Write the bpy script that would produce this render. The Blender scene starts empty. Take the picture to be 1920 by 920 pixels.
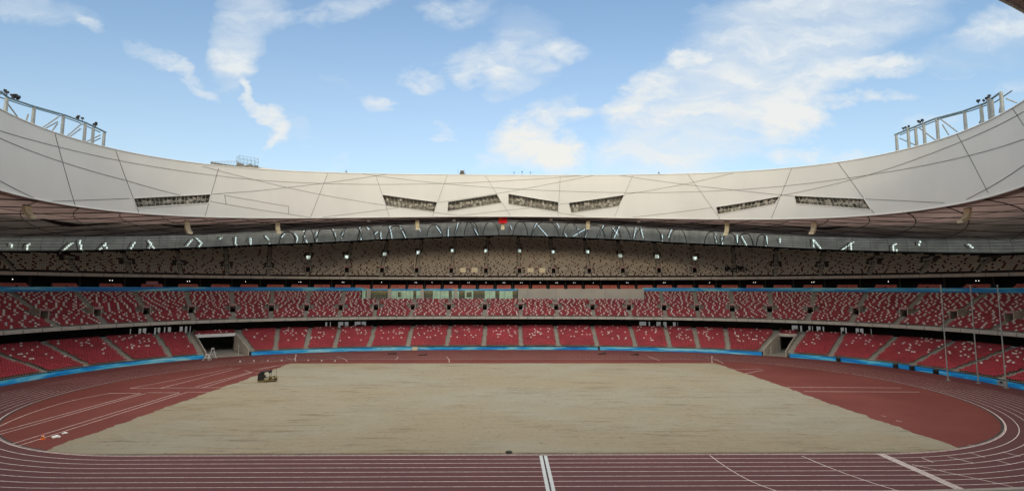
import bpy, bmesh, math, random
import numpy as np
from mathutils import Vector, Matrix
random.seed(7); rng = np.random.default_rng(7)
PI = math.pi
D = {"CAM":[899.29421,0.01165,0.08886,0.03548,-92.14834,18.60584,0.00124],"UPTAB":[[2.343,43.213,48.15,72.024,74.753,88.837,92.768,99.778,106.393,108.767],[62.5,57.75,57.25,50.75,49.75,44.5,43.25,41.5,39.0,39.0]],"AISLE_LO":[240.49,232.54,224.26,216.11,209.09,198.34,192.05,184.18,176.38,166.63,155.45,143.82,132.52,121.14,109.78,98.04,86.67,76.71,68.87,60.91,53.05,44.74,36.56,28.03,19.64,11.4,2.69],"VOM_MID":[232.04,224.86,217.56,210.0,202.08,193.81,185.4,176.52,166.67,155.75,144.46,132.89,120.86,109.17,97.72,86.73,76.63,67.74,59.01,50.63,42.55,34.52,27.04,19.99,12.53],"VOM_UP1":[186.1,176.19,166.34,155.9,144.79,133.05,120.92,109.16,97.51,87.16,76.73,67.3],"VOM_UP2":[[186.37,43.25],[176.82,44.5],[166.41,46.5],[156.32,48.0],[145.27,49.5],[133.49,49.5],[120.64,49.5],[108.63,49.25],[97.11,48.75],[87.15,46.25],[76.65,45.0],[66.87,43.5],[225.25,36.75],[218.36,36.0],[211.05,36.0],[203.2,36.25],[194.94,36.0],[49.49,37.0],[41.42,36.5],[33.8,37.0],[26.9,37.25],[20.24,36.5]],"SEAMS":[[[3.1405,48.4281],[3.0555,35.1458]],[[2.9397,48.6353],[2.8501,35.5794]],[[2.5987,49.8215],[2.6353,36.4901]],[[2.2227,52.593],[2.2777,39.0807]],[[2.0501,53.271],[1.9983,40.7688]],[[1.7894,55.1],[1.8419,41.4765]],[[1.6503,55.4554],[1.556,41.8924]],[[1.3711,54.6897],[1.3801,41.5964]],[[1.1026,54.0931],[1.1737,41.0939]],[[0.9043,52.7032],[0.7951,38.6196]],[[0.5377,50.2454],[0.6174,37.4328]],[[0.3792,49.5194],[0.2683,35.8837]],[[-0.0293,49.1334],[-0.1191,35.9722]],[[-0.2339,49.3865],[-0.2712,45.2144]],[[3.3237,45.2883],[3.1177,46.1936],[2.9183,46.7052],[2.5829,47.7925],[2.4706,48.1408],[2.2393,49.4561],[2.0493,50.6316],[1.8066,52.1515],[1.5503,53.6742],[1.2831,55.0215]],[[3.3212,44.0299],[3.1066,43.3702],[2.9,42.6074],[2.7133,41.2281]],[[3.307,36.8123],[3.1911,35.2392]],[[3.1317,35.2179],[2.8837,38.6933]],[[2.6193,42.6653],[2.4688,45.1077],[2.2393,49.5042],[2.0069,54.2453]],[[2.6524,49.5352],[2.4706,48.1408],[2.2472,46.1049],[2.0108,44.2404],[1.9606,43.7935],[1.7424,41.88]],[[2.574,42.863],[2.4671,42.3776],[2.355,41.778],[2.3539,39.5887]],[[2.6208,40.8382],[2.567,40.5419],[2.4657,40.0659],[2.3539,39.5887],[2.2777,39.0807]],[[2.574,42.863],[2.567,40.5419]],[[2.2349,39.4175],[1.9606,43.7935]],[[2.0982,53.5834],[1.8066,52.1515],[1.5502,50.8817],[1.3725,49.9515],[1.2054,48.9843],[0.9398,47.4759],[0.6229,46.0009],[0.2758,45.0535],[0.0004,43.9997],[-0.2662,43.0354]],[[1.8212,45.9333],[1.5502,50.1409],[1.3722,52.9335],[1.2437,54.8578]],[[1.7424,41.88],[1.5502,43.9915],[1.4615,44.6569]],[[1.379,42.8626],[1.285,41.4638]],[[1.3754,45.5892],[1.1333,47.9732],[0.9198,49.7715],[0.7419,51.4423]],[[1.1579,54.4256],[0.9198,49.7715],[0.6239,44.3851],[0.5343,42.8224]],[[0.2953,39.5481],[0.0317,35.7885]],[[1.1078,40.6865],[0.8218,42.0745]],[[0.5819,43.4145],[0.4144,44.2067],[0.2758,45.0535],[-0.0037,46.8976],[-0.2764,47.489]],[[-0.0428,35.6098],[-0.2568,38.8308]]],"PANELS":[[[2.8718,38.8662],[2.6192,42.6811],[2.6247,40.2447],[2.8592,36.725]],[[2.0272,47.603],[1.8251,46.0596],[1.8353,42.7848],[2.0108,44.0725]],[[1.7861,46.2944],[1.6055,49.1143],[1.5876,46.1725],[1.7876,43.0484]],[[1.564,49.2577],[1.3777,46.3434],[1.379,43.0712],[1.564,45.7421]],[[1.3413,46.0422],[1.1353,47.8978],[1.1575,44.2588],[1.3319,42.6379]],[[0.8086,42.1384],[0.5819,43.3136],[0.6016,41.389],[0.802,39.9075]],[[0.5348,42.9552],[0.2988,39.6503],[0.2764,36.7833],[0.5293,40.7302]]],"TR_L":[[3.302,52.701],[3.271,52.229],[3.191,52.691],[3.093,53.331],[3.025,53.266],[2.959,52.537]],"TR_R":[[0.198,53.189],[0.134,53.618],[0.063,53.89],[-0.029,53.217],[-0.105,52.944],[-0.16,53.566]],"PO_L":[[[3.277,52.063],[3.272,49.216]],[[3.188,52.579],[3.183,49.335]],[[3.095,53.179],[3.089,49.096]],[[3.025,53.052],[3.02,49.201]],[[2.999,52.716],[2.995,49.238]],[[2.964,52.342],[2.96,49.009]]],"PO_R":[[[0.193,53.081],[0.196,49.646]],[[0.154,53.91],[0.159,49.879]],[[0.129,53.371],[0.134,49.625]],[[0.102,53.886],[0.106,49.77]],[[0.058,53.783],[0.063,49.784]],[[-0.034,53.089],[-0.03,49.933]],[[-0.09,53.128],[-0.085,50.098]],[[-0.117,53.431],[-0.111,50.091]],[[-0.126,53.389],[-0.12,50.072]],[[-0.16,53.566],[-0.154,50.229]]],"DI_L":[[[3.263,51.675],[3.219,49.305]],[[3.192,51.094],[3.202,49.102]],[[3.099,52.857],[3.153,49.187]],[[3.101,51.768],[3.146,49.128]],[[3.101,51.362],[3.122,49.031]],[[3.028,52.982],[3.078,48.905]],[[3.03,51.846],[3.068,49.098]],[[2.968,51.807],[3.014,49.325]],[[2.967,51.142],[2.988,50.04]]],"DI_R":[[[0.19,52.328],[0.139,49.726]],[[0.125,53.272],[0.075,49.587]],[[0.053,53.452],[0.003,49.817]],[[0.051,52.33],[0.031,49.759]],[[-0.066,49.948],[-0.085,51.093]],[[-0.133,50.352],[-0.15,52.378]],[[-0.161,52.295],[-0.198,50.632]]],"LA_L":[[3.289,52.801],[3.258,52.741],[3.238,52.873],[3.048,53.614],[2.996,53.379]],"LA_R":[[0.158,53.846],[0.107,54.308],[-0.085,53.566],[-0.117,53.616]],"ROOF_CAGE":[[2.526,52.272],[2.466,53.099],[2.467,55.673],[2.58,50.177]],"ROOF_STAIR":[[1.751,56.02],[1.718,56.116],[1.734,58.591]],"ROOF_BOX":[[1.705,56.151],[1.664,56.238]],"ROOF_SLAB":[[2.46,51.656],[2.381,51.854],[2.46,51.883]],"RODS":[[2.155,54.682],[1.011,55.471]],"MASTS":[[1.543,57.723],[1.513,57.624],[1.482,57.509]],"SLITS":[[[196.0,38.46],[195.28,36.93]],[[195.03,35.53],[195.03,35.21]],[[192.13,39.56],[192.75,38.13]],[[189.9,39.94],[189.25,38.48],[189.54,36.1]],[[187.77,41.55],[187.84,40.98]],[[187.77,39.17],[187.66,38.85]],[[187.4,37.67],[187.03,36.44]],[[184.8,41.28],[185.04,39.7]],[[184.95,38.44],[184.88,37.46]],[[181.22,42.75],[180.96,42.34]],[[180.5,40.95],[180.35,39.81]],[[177.92,42.46],[178.65,40.37]],[[178.69,39.07],[178.66,37.63]],[[174.22,44.67],[173.92,42.63]],[[173.84,41.17],[173.66,38.3]],[[172.18,43.91],[171.59,43.05]],[[169.19,42.43],[170.19,41.05]],[[168.33,45.25],[168.32,44.77]],[[168.33,42.03],[168.15,39.36]],[[165.73,44.69],[164.98,39.68]],[[162.76,45.12],[162.34,43.98]],[[161.92,42.84],[160.86,40.0]],[[157.22,45.64],[156.47,43.34]],[[151.41,45.73],[149.7,42.67]],[[147.17,45.39],[147.36,41.27]],[[143.85,47.55],[144.77,41.92]],[[138.77,45.9],[136.65,41.79]],[[124.07,46.43],[123.36,44.64]],[[114.14,46.9],[115.53,41.57]],[[113.89,46.89],[109.92,41.49]],[[106.98,47.66],[105.84,45.26]],[[103.94,42.57],[103.22,41.09]],[[100.63,46.33],[99.54,44.24]],[[97.36,44.19],[101.02,41.45]],[[96.27,45.33],[97.17,40.96]],[[91.31,45.93],[93.0,40.28]],[[88.54,44.49],[86.97,41.55]],[[86.32,45.57],[88.19,40.14]],[[81.65,44.79],[82.38,39.09]],[[80.32,44.61],[79.71,40.13]],[[74.49,40.7],[74.52,38.45]],[[72.02,43.04],[72.83,39.75]],[[61.59,40.22],[61.14,36.17]],[[59.99,39.53],[60.06,35.82]],[[56.88,39.22],[56.96,35.41]],[[56.06,38.98],[55.02,35.04]],[[51.08,38.04],[51.22,34.27]],[[216.71,33.07],[217.13,30.91]],[[214.9,33.94],[214.62,33.12]],[[214.55,33.28],[214.68,31.54]],[[214.58,32.99],[213.89,30.99]],[[208.67,35.4],[209.43,33.01]],[[208.04,35.95],[207.15,34.4],[207.67,32.42]],[[203.92,36.89],[204.23,36.21]],[[201.56,37.22],[201.35,33.86]],[[198.97,37.24],[199.17,35.31]],[[198.64,37.11],[198.63,34.39]],[[230.63,30.22],[230.48,29.33]],[[228.64,30.55],[228.89,30.02],[228.92,28.94]],[[224.17,31.59],[225.19,28.9]],[[223.34,32.48],[223.19,31.19],[222.9,29.04]],[[220.23,32.24],[221.0,29.85]],[[220.23,32.15],[220.18,30.64]],[[48.75,37.05],[48.66,35.55]],[[43.12,35.96],[43.05,33.28]],[[43.07,35.89],[41.8,32.02]],[[37.15,34.08],[39.1,31.4]],[[37.45,34.01],[37.55,31.2]],[[31.42,32.64],[31.82,32.27],[31.87,29.9]],[[31.58,30.85],[31.33,29.83]],[[28.57,32.9],[28.64,31.75]],[[23.05,31.01],[22.69,29.97]]],"ARCHES":[[[193.25,35.27],[192.88,38.52],[192.24,40.08],[191.48,40.41],[190.7,40.24],[189.97,38.81],[189.42,35.59]],[[188.11,36.49],[187.87,39.99],[187.42,41.64],[186.88,41.97],[186.32,41.75],[185.79,40.18],[185.38,36.71]],[[185.08,37.27],[184.59,40.84],[183.77,42.55],[182.82,42.91],[181.84,42.73],[180.92,41.16],[180.25,37.63]],[[178.75,37.74],[178.2,41.93],[177.28,43.93],[176.21,44.34],[175.12,44.11],[174.09,42.25],[173.34,38.08]],[[174.78,38.28],[174.26,42.33],[173.38,44.26],[172.37,44.63],[171.33,44.37],[170.36,42.55],[169.66,38.52]],[[166.62,39.5],[165.98,43.06],[164.94,44.74],[163.76,45.07],[162.55,44.85],[161.44,43.25],[160.65,39.72]],[[154.39,40.79],[153.82,44.21],[152.9,45.82],[151.86,46.12],[150.8,45.89],[149.83,44.34],[149.15,40.93]],[[144.85,41.44],[144.03,45.53],[142.75,47.44],[141.29,47.8],[139.81,47.52],[138.46,45.66],[137.53,41.6]],[[141.83,41.51],[141.24,45.6],[140.32,47.51],[139.26,47.85],[138.2,47.56],[137.22,45.69],[136.55,41.62]],[[135.07,41.82],[134.34,45.7],[133.22,47.51],[131.94,47.84],[130.65,47.56],[129.45,45.79],[128.64,41.93]],[[123.08,41.65],[122.35,45.72],[121.25,47.59],[120.05,47.88],[118.86,47.55],[117.81,45.66],[117.12,41.59]],[[115.63,41.57],[114.41,45.61],[112.6,47.45],[110.63,47.73],[108.69,47.38],[106.98,45.48],[105.86,41.43]],[[104.95,41.12],[104.21,44.94],[103.14,46.68],[101.97,46.95],[100.81,46.63],[99.78,44.83],[99.13,41.0]],[[97.39,40.67],[96.55,44.0],[95.34,45.51],[94.02,45.73],[92.72,45.43],[91.57,43.85],[90.84,40.51]],[[92.92,40.27],[92.03,43.84],[90.74,45.46],[89.34,45.68],[87.96,45.36],[86.76,43.66],[85.99,40.07]],[[89.21,39.77],[88.43,43.39],[87.32,45.04],[86.12,45.27],[84.94,44.94],[83.91,43.22],[83.26,39.58]],[[82.5,38.81],[81.43,42.67],[79.91,44.41],[78.27,44.63],[76.67,44.23],[75.29,42.34],[74.42,38.45]],[[72.87,37.52],[72.25,41.1],[71.4,42.71],[70.48,42.92],[69.58,42.56],[68.81,40.84],[68.35,37.23]],[[64.24,36.3],[63.79,39.42],[63.19,40.83],[62.55,41.01],[61.92,40.71],[61.39,39.21],[61.08,36.06]],[[60.35,35.85],[59.87,38.74],[59.23,40.03],[58.54,40.19],[57.87,39.89],[57.29,38.49],[56.96,35.57]],[[56.97,35.21],[56.5,38.22],[55.89,39.56],[55.24,39.72],[54.6,39.42],[54.06,37.97],[53.75,34.93]],[[53.24,34.57],[52.92,37.46],[52.49,38.76],[52.06,38.93],[51.63,38.65],[51.28,37.27],[51.09,34.36]]],"ARRAYS":[[3.128,34.363,32.715],[2.665,35.54,33.076],[2.377,37.615,34.98],[1.894,40.625,38.083],[1.584,40.119,38.682],[1.273,40.687,38.565],[0.783,38.194,34.802],[0.498,35.905,33.516],[0.034,34.669,32.528]],"FLAG":[[1.6,41.975],[1.568,41.987],[1.568,39.943]],"SPOTS":[[2.068,39.715],[1.762,40.928],[1.407,41.247],[1.089,39.777]],"BOXES":[[171.55,171.36,"dark"],[171.36,170.27,"glass"],[170.27,170.08,"dark"],[170.08,168.89,"column"],[168.89,163.93,"dark"],[163.93,162.89,"column"],[162.89,161.26,"glass"],[161.26,159.76,"win"],[159.76,158.41,"glass"],[158.41,157.23,"glass"],[157.23,156.21,"glass"],[156.21,155.35,"dark"],[155.35,153.94,"glass"],[153.94,152.95,"column"],[152.95,150.19,"dark"],[150.19,148.92,"glass"],[148.92,147.75,"glass"],[147.75,146.37,"glass"],[146.37,145.04,"glass"],[145.04,144.11,"dark"],[144.11,143.46,"glass"],[143.46,142.38,"column"],[142.38,141.73,"glass"],[141.73,139.87,"dark"],[139.87,136.99,"win"],[136.99,133.19,"dark"],[133.19,131.6,"glass"],[131.6,129.54,"glass"],[129.54,128.15,"dark"],[128.15,126.27,"glass"],[126.27,123.43,"glass"],[123.43,121.81,"dark"]],"WALLP":[121.62,118.16,108.91,93.17,81.6],"KIOSK":[[219.47,219.15],[218.19,217.04],[215.79,214.85],[214.24,213.1],[211.66,210.37],[209.91,209.34],[180.56,179.16],[177.18,174.44],[172.68,169.55],[83.61,80.55],[78.74,75.92],[74.17,72.87],[46.36,44.4],[43.19,42.4],[41.72,40.37],[37.5,36.52],[35.03,33.83],[32.98,32.57]],"TUNS":[211.08,208.66,198.35,52.0,46.46],"LINES":[[[-70.03,-0.01],[-67.08,8.74],[-63.82,22.8]],[[-64.43,-0.04],[-63.24,10.08],[-62.31,23.04]],[[-70.03,-0.01],[-53.26,0.54]],[[-58.56,1.06],[-56.7,17.49],[-54.01,15.68]],[[-56.88,0.24],[-56.26,17.03]],[[-59.16,19.13],[-56.9,17.49]],[[-70.17,-4.27],[-64.83,-4.3]],[[-70.17,-4.27],[-72.19,-9.68],[-71.3,-16.64],[-69.53,-22.05],[-68.28,-24.68]],[[-64.83,-4.3],[-65.74,-27.12]],[[-63.89,-4.31],[-64.47,-28.35]],[[-64.01,-3.72],[-58.22,-3.9]],[[-58.22,-3.9],[-59.1,-32.51]],[[-57.15,-3.61],[-57.63,-33.04]],[[-57.34,-3.32],[-52.89,-3.34]],[[-57.9,20.55],[-53.25,29.7]],[[-56.32,19.82],[-55.07,26.13]],[[53.53,0.43],[74.6,-0.51]],[[54.14,-3.52],[74.88,-4.09]],[[52.48,20.08],[59.39,21.03]],[[52.51,14.75],[59.1,19.33]],[[55.34,-20.08],[55.74,-20.57]],[[55.41,-22.76],[55.69,-23.4]],[[55.42,-33.41],[55.85,-33.74]],[[54.08,39.86],[55.46,36.89],[54.39,29.3]],[[-58.6,38.69],[-54.88,34.95],[-56.71,39.66]],[[-46.1,41.27],[-42.67,37.38],[-40.39,32.53]],[[-29.55,41.23],[-28.81,37.33],[-28.93,35.47]],[[-16.28,41.19],[-14.8,35.42],[-14.39,31.28]],[[39.1,42.04],[39.81,33.73]],[[22.9,-36.71],[23.09,-40.57],[23.74,-44.05],[25.06,-46.31],[25.96,-47.83]],[[33.11,-37.03],[33.86,-40.66],[35.07,-44.01],[36.42,-46.41],[37.72,-48.29]],[[43.27,-39.72],[45.62,-42.67],[47.77,-45.1],[48.04,-46.12]],[[46.08,-37.7],[46.1,-39.12]],[[49.31,-37.33],[50.27,-39.41]],[[52.99,-36.02],[53.21,-37.64]],[[53.65,-38.48],[53.9,-39.81]],[[56.99,-35.93],[57.47,-37.39]]],"GP":{"machine":[[-49.07,5.66],[-45.85,6.19]],"poles":[[90.6,7.16],[93.59,3.82],[94.37,-0.78]],"cone":[[-57.11,-30.43]],"bags":[[-56.19,-29.8],[-56.48,-28.26]],"dots":[[-67.26,32.06],[-64.24,32.94],[-60.94,33.37],[-57.62,33.82],[-50.79,33.79],[-47.21,33.33],[-43.64,32.86]],"pposts":[[-54.07,33.8],[52.11,30.75]],"mats":[[-32.3,46.28],[-23.33,44.08],[27.32,46.12],[36.15,44.46]],"bag":[[0.36,-35.8]],"stands":[[-77.25,34.8],[-77.9,38.11]],"cable":[[4.35,-37.47],[4.53,-46.13]]},"GAPS":[34.58,22.43,19.03,14.16,0.99,153.18],"BENCHBREAK":[[215.09,20.98]],"SUITES":[171.73,166.72,161.51,156.13,150.57,144.85,138.97,132.9,126.59,120.17,114.03,108.08,102.29,96.65,91.17,85.86,80.74],"CLOUDS":[[0.557,0.475,1.983,1.419,5.098,-6.502,0.95,0.0],[0.699,0.598,4.343,0.489,2.203,-11.613,0.75,0.0],[0.388,0.285,4.779,1.563,5.065,-13.677,0.7,0.0],[0.395,0.503,30.442,1.614,6.203,-63.634,1.1,1.0],[0.288,0.414,11.715,7.737,19.288,-26.967,1.0,1.0],[0.633,0.362,14.667,4.47,6.678,-18.061,0.85,1.0],[0.675,0.288,10.702,0.881,6.932,-47.518,1.1,1.0],[0.775,0.408,10.028,0.039,5.401,-69.988,1.0,1.0],[0.708,0.452,12.053,0.945,6.225,-41.595,0.7,1.0],[0.068,0.347,11.252,5.084,9.374,-19.411,1.15,1.0],[0.108,0.283,9.873,-16.708,-19.02,-10.657,1.1,1.0],[0.04,0.289,10.982,-0.014,0.1,-21.617,0.6,0.0],[-0.058,0.477,12.595,1.795,3.338,-21.809,0.95,1.0],[-0.095,0.492,34.663,0.357,0.326,-46.349,0.9,1.0],[-0.184,0.451,22.619,-3.431,-8.123,-46.164,1.05,1.0],[0.104,0.508,15.276,3.025,9.27,-40.671,1.0,1.0],[0.04,0.52,11.506,4.016,5.038,-13.04,0.45,0.0],[-0.269,0.394,28.313,-6.607,-14.845,-55.11,1.1,1.0],[-0.131,0.332,39.971,0.542,0.201,-39.011,0.8,1.0],[-0.131,0.315,29.353,0.398,0.709,-143.242,0.8,1.0],[-0.588,0.521,20.399,-3.062,-2.529,-11.86,0.8,0.0],[-0.597,0.482,24.362,1.295,0.266,-38.209,0.7,1.0],[-0.552,0.606,17.333,0.846,0.173,-20.601,0.6,0.0],[-0.698,0.455,11.057,-6.97,-42.847,-59.607,1.0,1.0],[-0.775,0.502,14.511,-8.643,-31.263,-45.089,0.7,1.0],[-0.541,0.385,8.959,-14.389,-76.336,-46.379,1.1,1.0],[-0.499,0.344,14.936,-24.156,-42.552,-25.796,1.1,1.0],[-0.503,0.298,16.853,24.333,73.155,-46.292,1.0,1.0],[-0.46,0.339,12.628,-11.65,-20.82,-21.161,0.4,0.0],[-0.384,0.595,8.86,2.098,9.341,-39.906,0.8,1.0],[-0.117,0.598,14.242,1.359,3.72,-37.089,0.7,1.0],[-0.904,0.563,33.271,-12.007,-45.636,-97.734,0.7,1.0],[-1.027,0.602,7.727,-1.258,-8.831,-32.779,0.5,0.0],[0.816,0.489,14.081,0.247,7.983,-82.796,0.7,1.0],[0.862,0.477,13.987,0.913,8.856,-59.148,0.6,0.0],[1.102,0.583,11.659,1.335,6.465,-28.941,0.75,1.0],[1.055,0.527,6.88,0.576,3.821,-20.539,0.45,0.0],[-0.372,0.266,29.641,1.027,0.174,-39.566,0.5,0.0],[-0.074,0.267,29.436,0.254,0.272,-61.907,0.6,1.0],[0.911,0.346,12.037,1.169,6.151,-33.816,0.5,0.0],[1.106,0.437,13.596,2.31,12.495,-45.753,0.6,1.0],[0.011,0.424,12.465,7.003,29.335,-48.615,0.5,0.0],[-0.333,0.433,13.767,-4.392,-24.575,-66.886,0.35,0.0],[0.206,0.378,14.481,-0.226,0.4,-70.634,0.5,0.0]]}
scene = bpy.context.scene
# ------------------------------------------------------------------ camera
f_, yaw, pitch, camx, camy, camz, roll = D['CAM']
cam = bpy.data.cameras.new('camera'); cam_o = bpy.data.objects.new('camera', cam)
scene.collection.objects.link(cam_o); scene.camera = cam_o
cam.sensor_fit = 'HORIZONTAL'; cam.sensor_width = 36; cam.lens = 36*f_/1920
cam.clip_start = .1; cam.clip_end = 20000
fw = Vector((math.sin(yaw)*math.cos(pitch), math.cos(yaw)*math.cos(pitch), math.sin(pitch)))
rt = Vector((math.cos(yaw), -math.sin(yaw), 0)); up = rt.cross(fw)
r2 = rt*math.cos(roll)+up*math.sin(roll); u2 = -rt*math.sin(roll)+up*math.cos(roll)
mw = Matrix((r2, u2, -fw)).transposed().to_4x4(); mw.translation = (camx, camy, camz)
cam_o.matrix_world = mw
# ------------------------------------------------------------------ sun, sky, exposure
SUN_EL, SUN_AZ = math.radians(12.5), math.radians(184)      # azimuth clockwise from +Y
sun = bpy.data.lights.new('sun', 'SUN'); sun.energy = .34; sun.angle = math.radians(9); sun.color = (1, .80, .55)
sun_o = bpy.data.objects.new('sun', sun); scene.collection.objects.link(sun_o)
sdir = Vector((math.sin(SUN_AZ)*math.cos(SUN_EL), math.cos(SUN_AZ)*math.cos(SUN_EL), math.sin(SUN_EL)))
sun_o.rotation_euler = sdir.to_track_quat('Z', 'Y').to_euler(); sun_o.location = (0, -200, 150)
vs = scene.view_settings; vs.view_transform = 'Standard'; vs.look = 'None'; vs.exposure = 1.15; vs.gamma = 1; vs.use_curve_mapping = False

class NT:
    def __init__(s, nt): s.nt = nt; s.n = nt.nodes; s.l = nt.links
    def put(s, inp, v):
        if hasattr(v, 'is_linked') or isinstance(v, bpy.types.NodeSocket): s.l.new(v, inp)
        elif v is not None:
            if isinstance(v, (tuple, list)) and len(v) == 3 and inp.type == 'RGBA': v = (*v, 1)
            inp.default_value = v
    def math(s, op, a, b=None, c=None, clamp=False):
        n = s.n.new('ShaderNodeMath'); n.operation = op; n.use_clamp = clamp
        for i, v in enumerate((a, b, c)):
            if v is not None: s.put(n.inputs[i], v)
        return n.outputs[0]
    def vec(s, op, a, b=None):
        n = s.n.new('ShaderNodeVectorMath'); n.operation = op; s.put(n.inputs[0], a)
        if b is not None: s.put(n.inputs[1], b)
        return n.outputs['Value'] if op in ('DOT_PRODUCT', 'LENGTH') else n.outputs[0]
    def smooth(s, v, a, b, x=0., y=1.):
        n = s.n.new('ShaderNodeMapRange'); n.interpolation_type = 'SMOOTHSTEP'
        s.put(n.inputs[0], v); n.inputs[1].default_value = a; n.inputs[2].default_value = b; n.inputs[3].default_value = x; n.inputs[4].default_value = y
        return n.outputs[0]
    def mix(s, f, a, b, mode='MIX'):
        n = s.n.new('ShaderNodeMix'); n.data_type = 'RGBA'; n.blend_type = mode
        s.put(n.inputs[0], f); s.put(n.inputs[6], a); s.put(n.inputs[7], b); return n.outputs[2]
    def noise(s, vec, scale, detail=4, rough=.55, dist=0):
        n = s.n.new('ShaderNodeTexNoise'); s.put(n.inputs['Vector'], vec); n.inputs['Scale'].default_value = scale
        n.inputs['Detail'].default_value = detail; n.inputs['Roughness'].default_value = rough; n.inputs['Distortion'].default_value = dist
        return n.outputs[0]
    def comb(s, x, y, z=0.):
        n = s.n.new('ShaderNodeCombineXYZ'); s.put(n.inputs[0], x); s.put(n.inputs[1], y); s.put(n.inputs[2], z); return n.outputs[0]
    def sep(s, v):
        n = s.n.new('ShaderNodeSeparateXYZ'); s.put(n.inputs[0], v); return n.outputs
    def mapping(s, v, scale=(1, 1, 1), rot=0.):
        n = s.n.new('ShaderNodeMapping'); s.put(n.inputs[0], v); n.inputs['Rotation'].default_value = (0, 0, rot); n.inputs['Scale'].default_value = scale; return n.outputs[0]
    def ramp(s, f, stops):
        n = s.n.new('ShaderNodeValToRGB'); s.put(n.inputs[0], f); e = n.color_ramp.elements
        while len(e) < len(stops): e.new(.5)
        for i, (p_, c_) in enumerate(stops): e[i].position = p_; e[i].color = (*c_, 1)
        return n.outputs[0]
world = bpy.data.worlds.new('World'); scene.world = world; world.use_nodes = True
w = NT(world.node_tree); w.n.clear()
sky = w.n.new('ShaderNodeTexSky'); sky.sky_type = 'NISHITA'; sky.sun_disc = False
sky.sun_elevation = SUN_EL; sky.sun_rotation = SUN_AZ; sky.air_density = 1.0; sky.dust_density = 1.2; sky.ozone_density = 1.6; sky.altitude = 50
tc = w.n.new('ShaderNodeTexCoord'); dirv = tc.outputs['Generated']
dx, dy, dz = w.sep(dirv)
dyc = w.math('MAXIMUM', dy, .02)
u_, v_ = w.math('DIVIDE', dx, dyc), w.math('DIVIDE', dz, dyc)
uv = w.comb(u_, v_)
warp = w.noise(w.mapping(uv, (1, 1.6, 1)), 5, 5, .6)
warp2 = w.noise(w.mapping(uv, (1.2, 1.5, 1), 2.), 5.5, 5, .6)
uvw = w.vec('ADD', uv, w.comb(w.math('MULTIPLY_ADD', warp, .16, -.08), w.math('MULTIPLY_ADD', warp2, .10, -.05)))
streak = w.noise(w.mapping(uvw, (2.2, 8.5, 1), math.radians(-24)), 2.2, 9, .6, .3)
puff = w.noise(w.mapping(uv, (1, 1.7, 1), math.radians(-15)), 17, 8, .62, .4)
soft = None; hard = None
for cx, cy, a, b, c, d, st, sh in D['CLOUDS']:
    q = w.vec('SUBTRACT', uvw, (cx, cy, 0))
    x = w.vec('DOT_PRODUCT', q, (a, b, 0)); y = w.vec('DOT_PRODUCT', q, (c, d, 0))
    r = w.math('MULTIPLY_ADD', x, x, w.math('MULTIPLY', y, y))
    m = w.smooth(r, 2.7, 0.0, 0., st)
    if sh: hard = m if hard is None else w.math('MAXIMUM', hard, m)
    else: soft = m if soft is None else w.math('MAXIMUM', soft, m)
cs = w.math('MULTIPLY', soft, w.smooth(streak, .25, .75, .45, 1.0))
ch = w.math('MULTIPLY', hard, w.math('ADD', w.smooth(puff, .25, .65, .15, .85), w.smooth(streak, .35, .7, 0., .4)))
thin = w.math('MULTIPLY', w.smooth(streak, .5, .8, 0., .22), w.smooth(dz, .05, .35, 1., .7))
cov = w.math('ADD', w.math('MULTIPLY', cs, 1.05), w.math('ADD', w.math('MULTIPLY', ch, .66), thin), clamp=True)
cov = w.math('MAXIMUM', cov, w.smooth(v_, .8, .05, .05, .36)); cov = w.math('MULTIPLY', cov, w.smooth(dy, .02, .15, 0., 1.))
other = w.math('MULTIPLY', w.smooth(w.noise(w.mapping(dirv, (1, 1, 2.5)), 2.6, 6, .6), .40, .62, .1, .9), w.smooth(dy, .4, .1, 0., 1.))
cov = w.math('MAXIMUM', cov, other)
ccol = w.mix(w.smooth(v_, .15, .6, 0., 1.), (4.6, 4.5, 4.2), (3.9, 4.2, 4.4))
skyc = w.mix(1.0, sky.outputs[0], (.94, 1.06, 1.12), 'MULTIPLY')
# bright cloud deck added overhead and behind the camera, unseen, to light the bowl
ccol = w.mix(w.smooth(dy, .3, -.2, 0., 1.), ccol, (10.0, 9.4, 8.5))
ccol = w.mix(w.smooth(dz, .62, .9, 0., 1.), ccol, (15., 14.1, 12.6)); cov = w.math('MAXIMUM', cov, w.smooth(dz, .62, .85, 0., .95))
bg = w.n.new('ShaderNodeBackground'); w.put(bg.inputs[0], w.mix(cov, skyc, ccol)); bg.inputs[1].default_value = .09
wo = w.n.new('ShaderNodeOutputWorld'); w.l.new(bg.outputs[0], wo.inputs[0])

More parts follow.
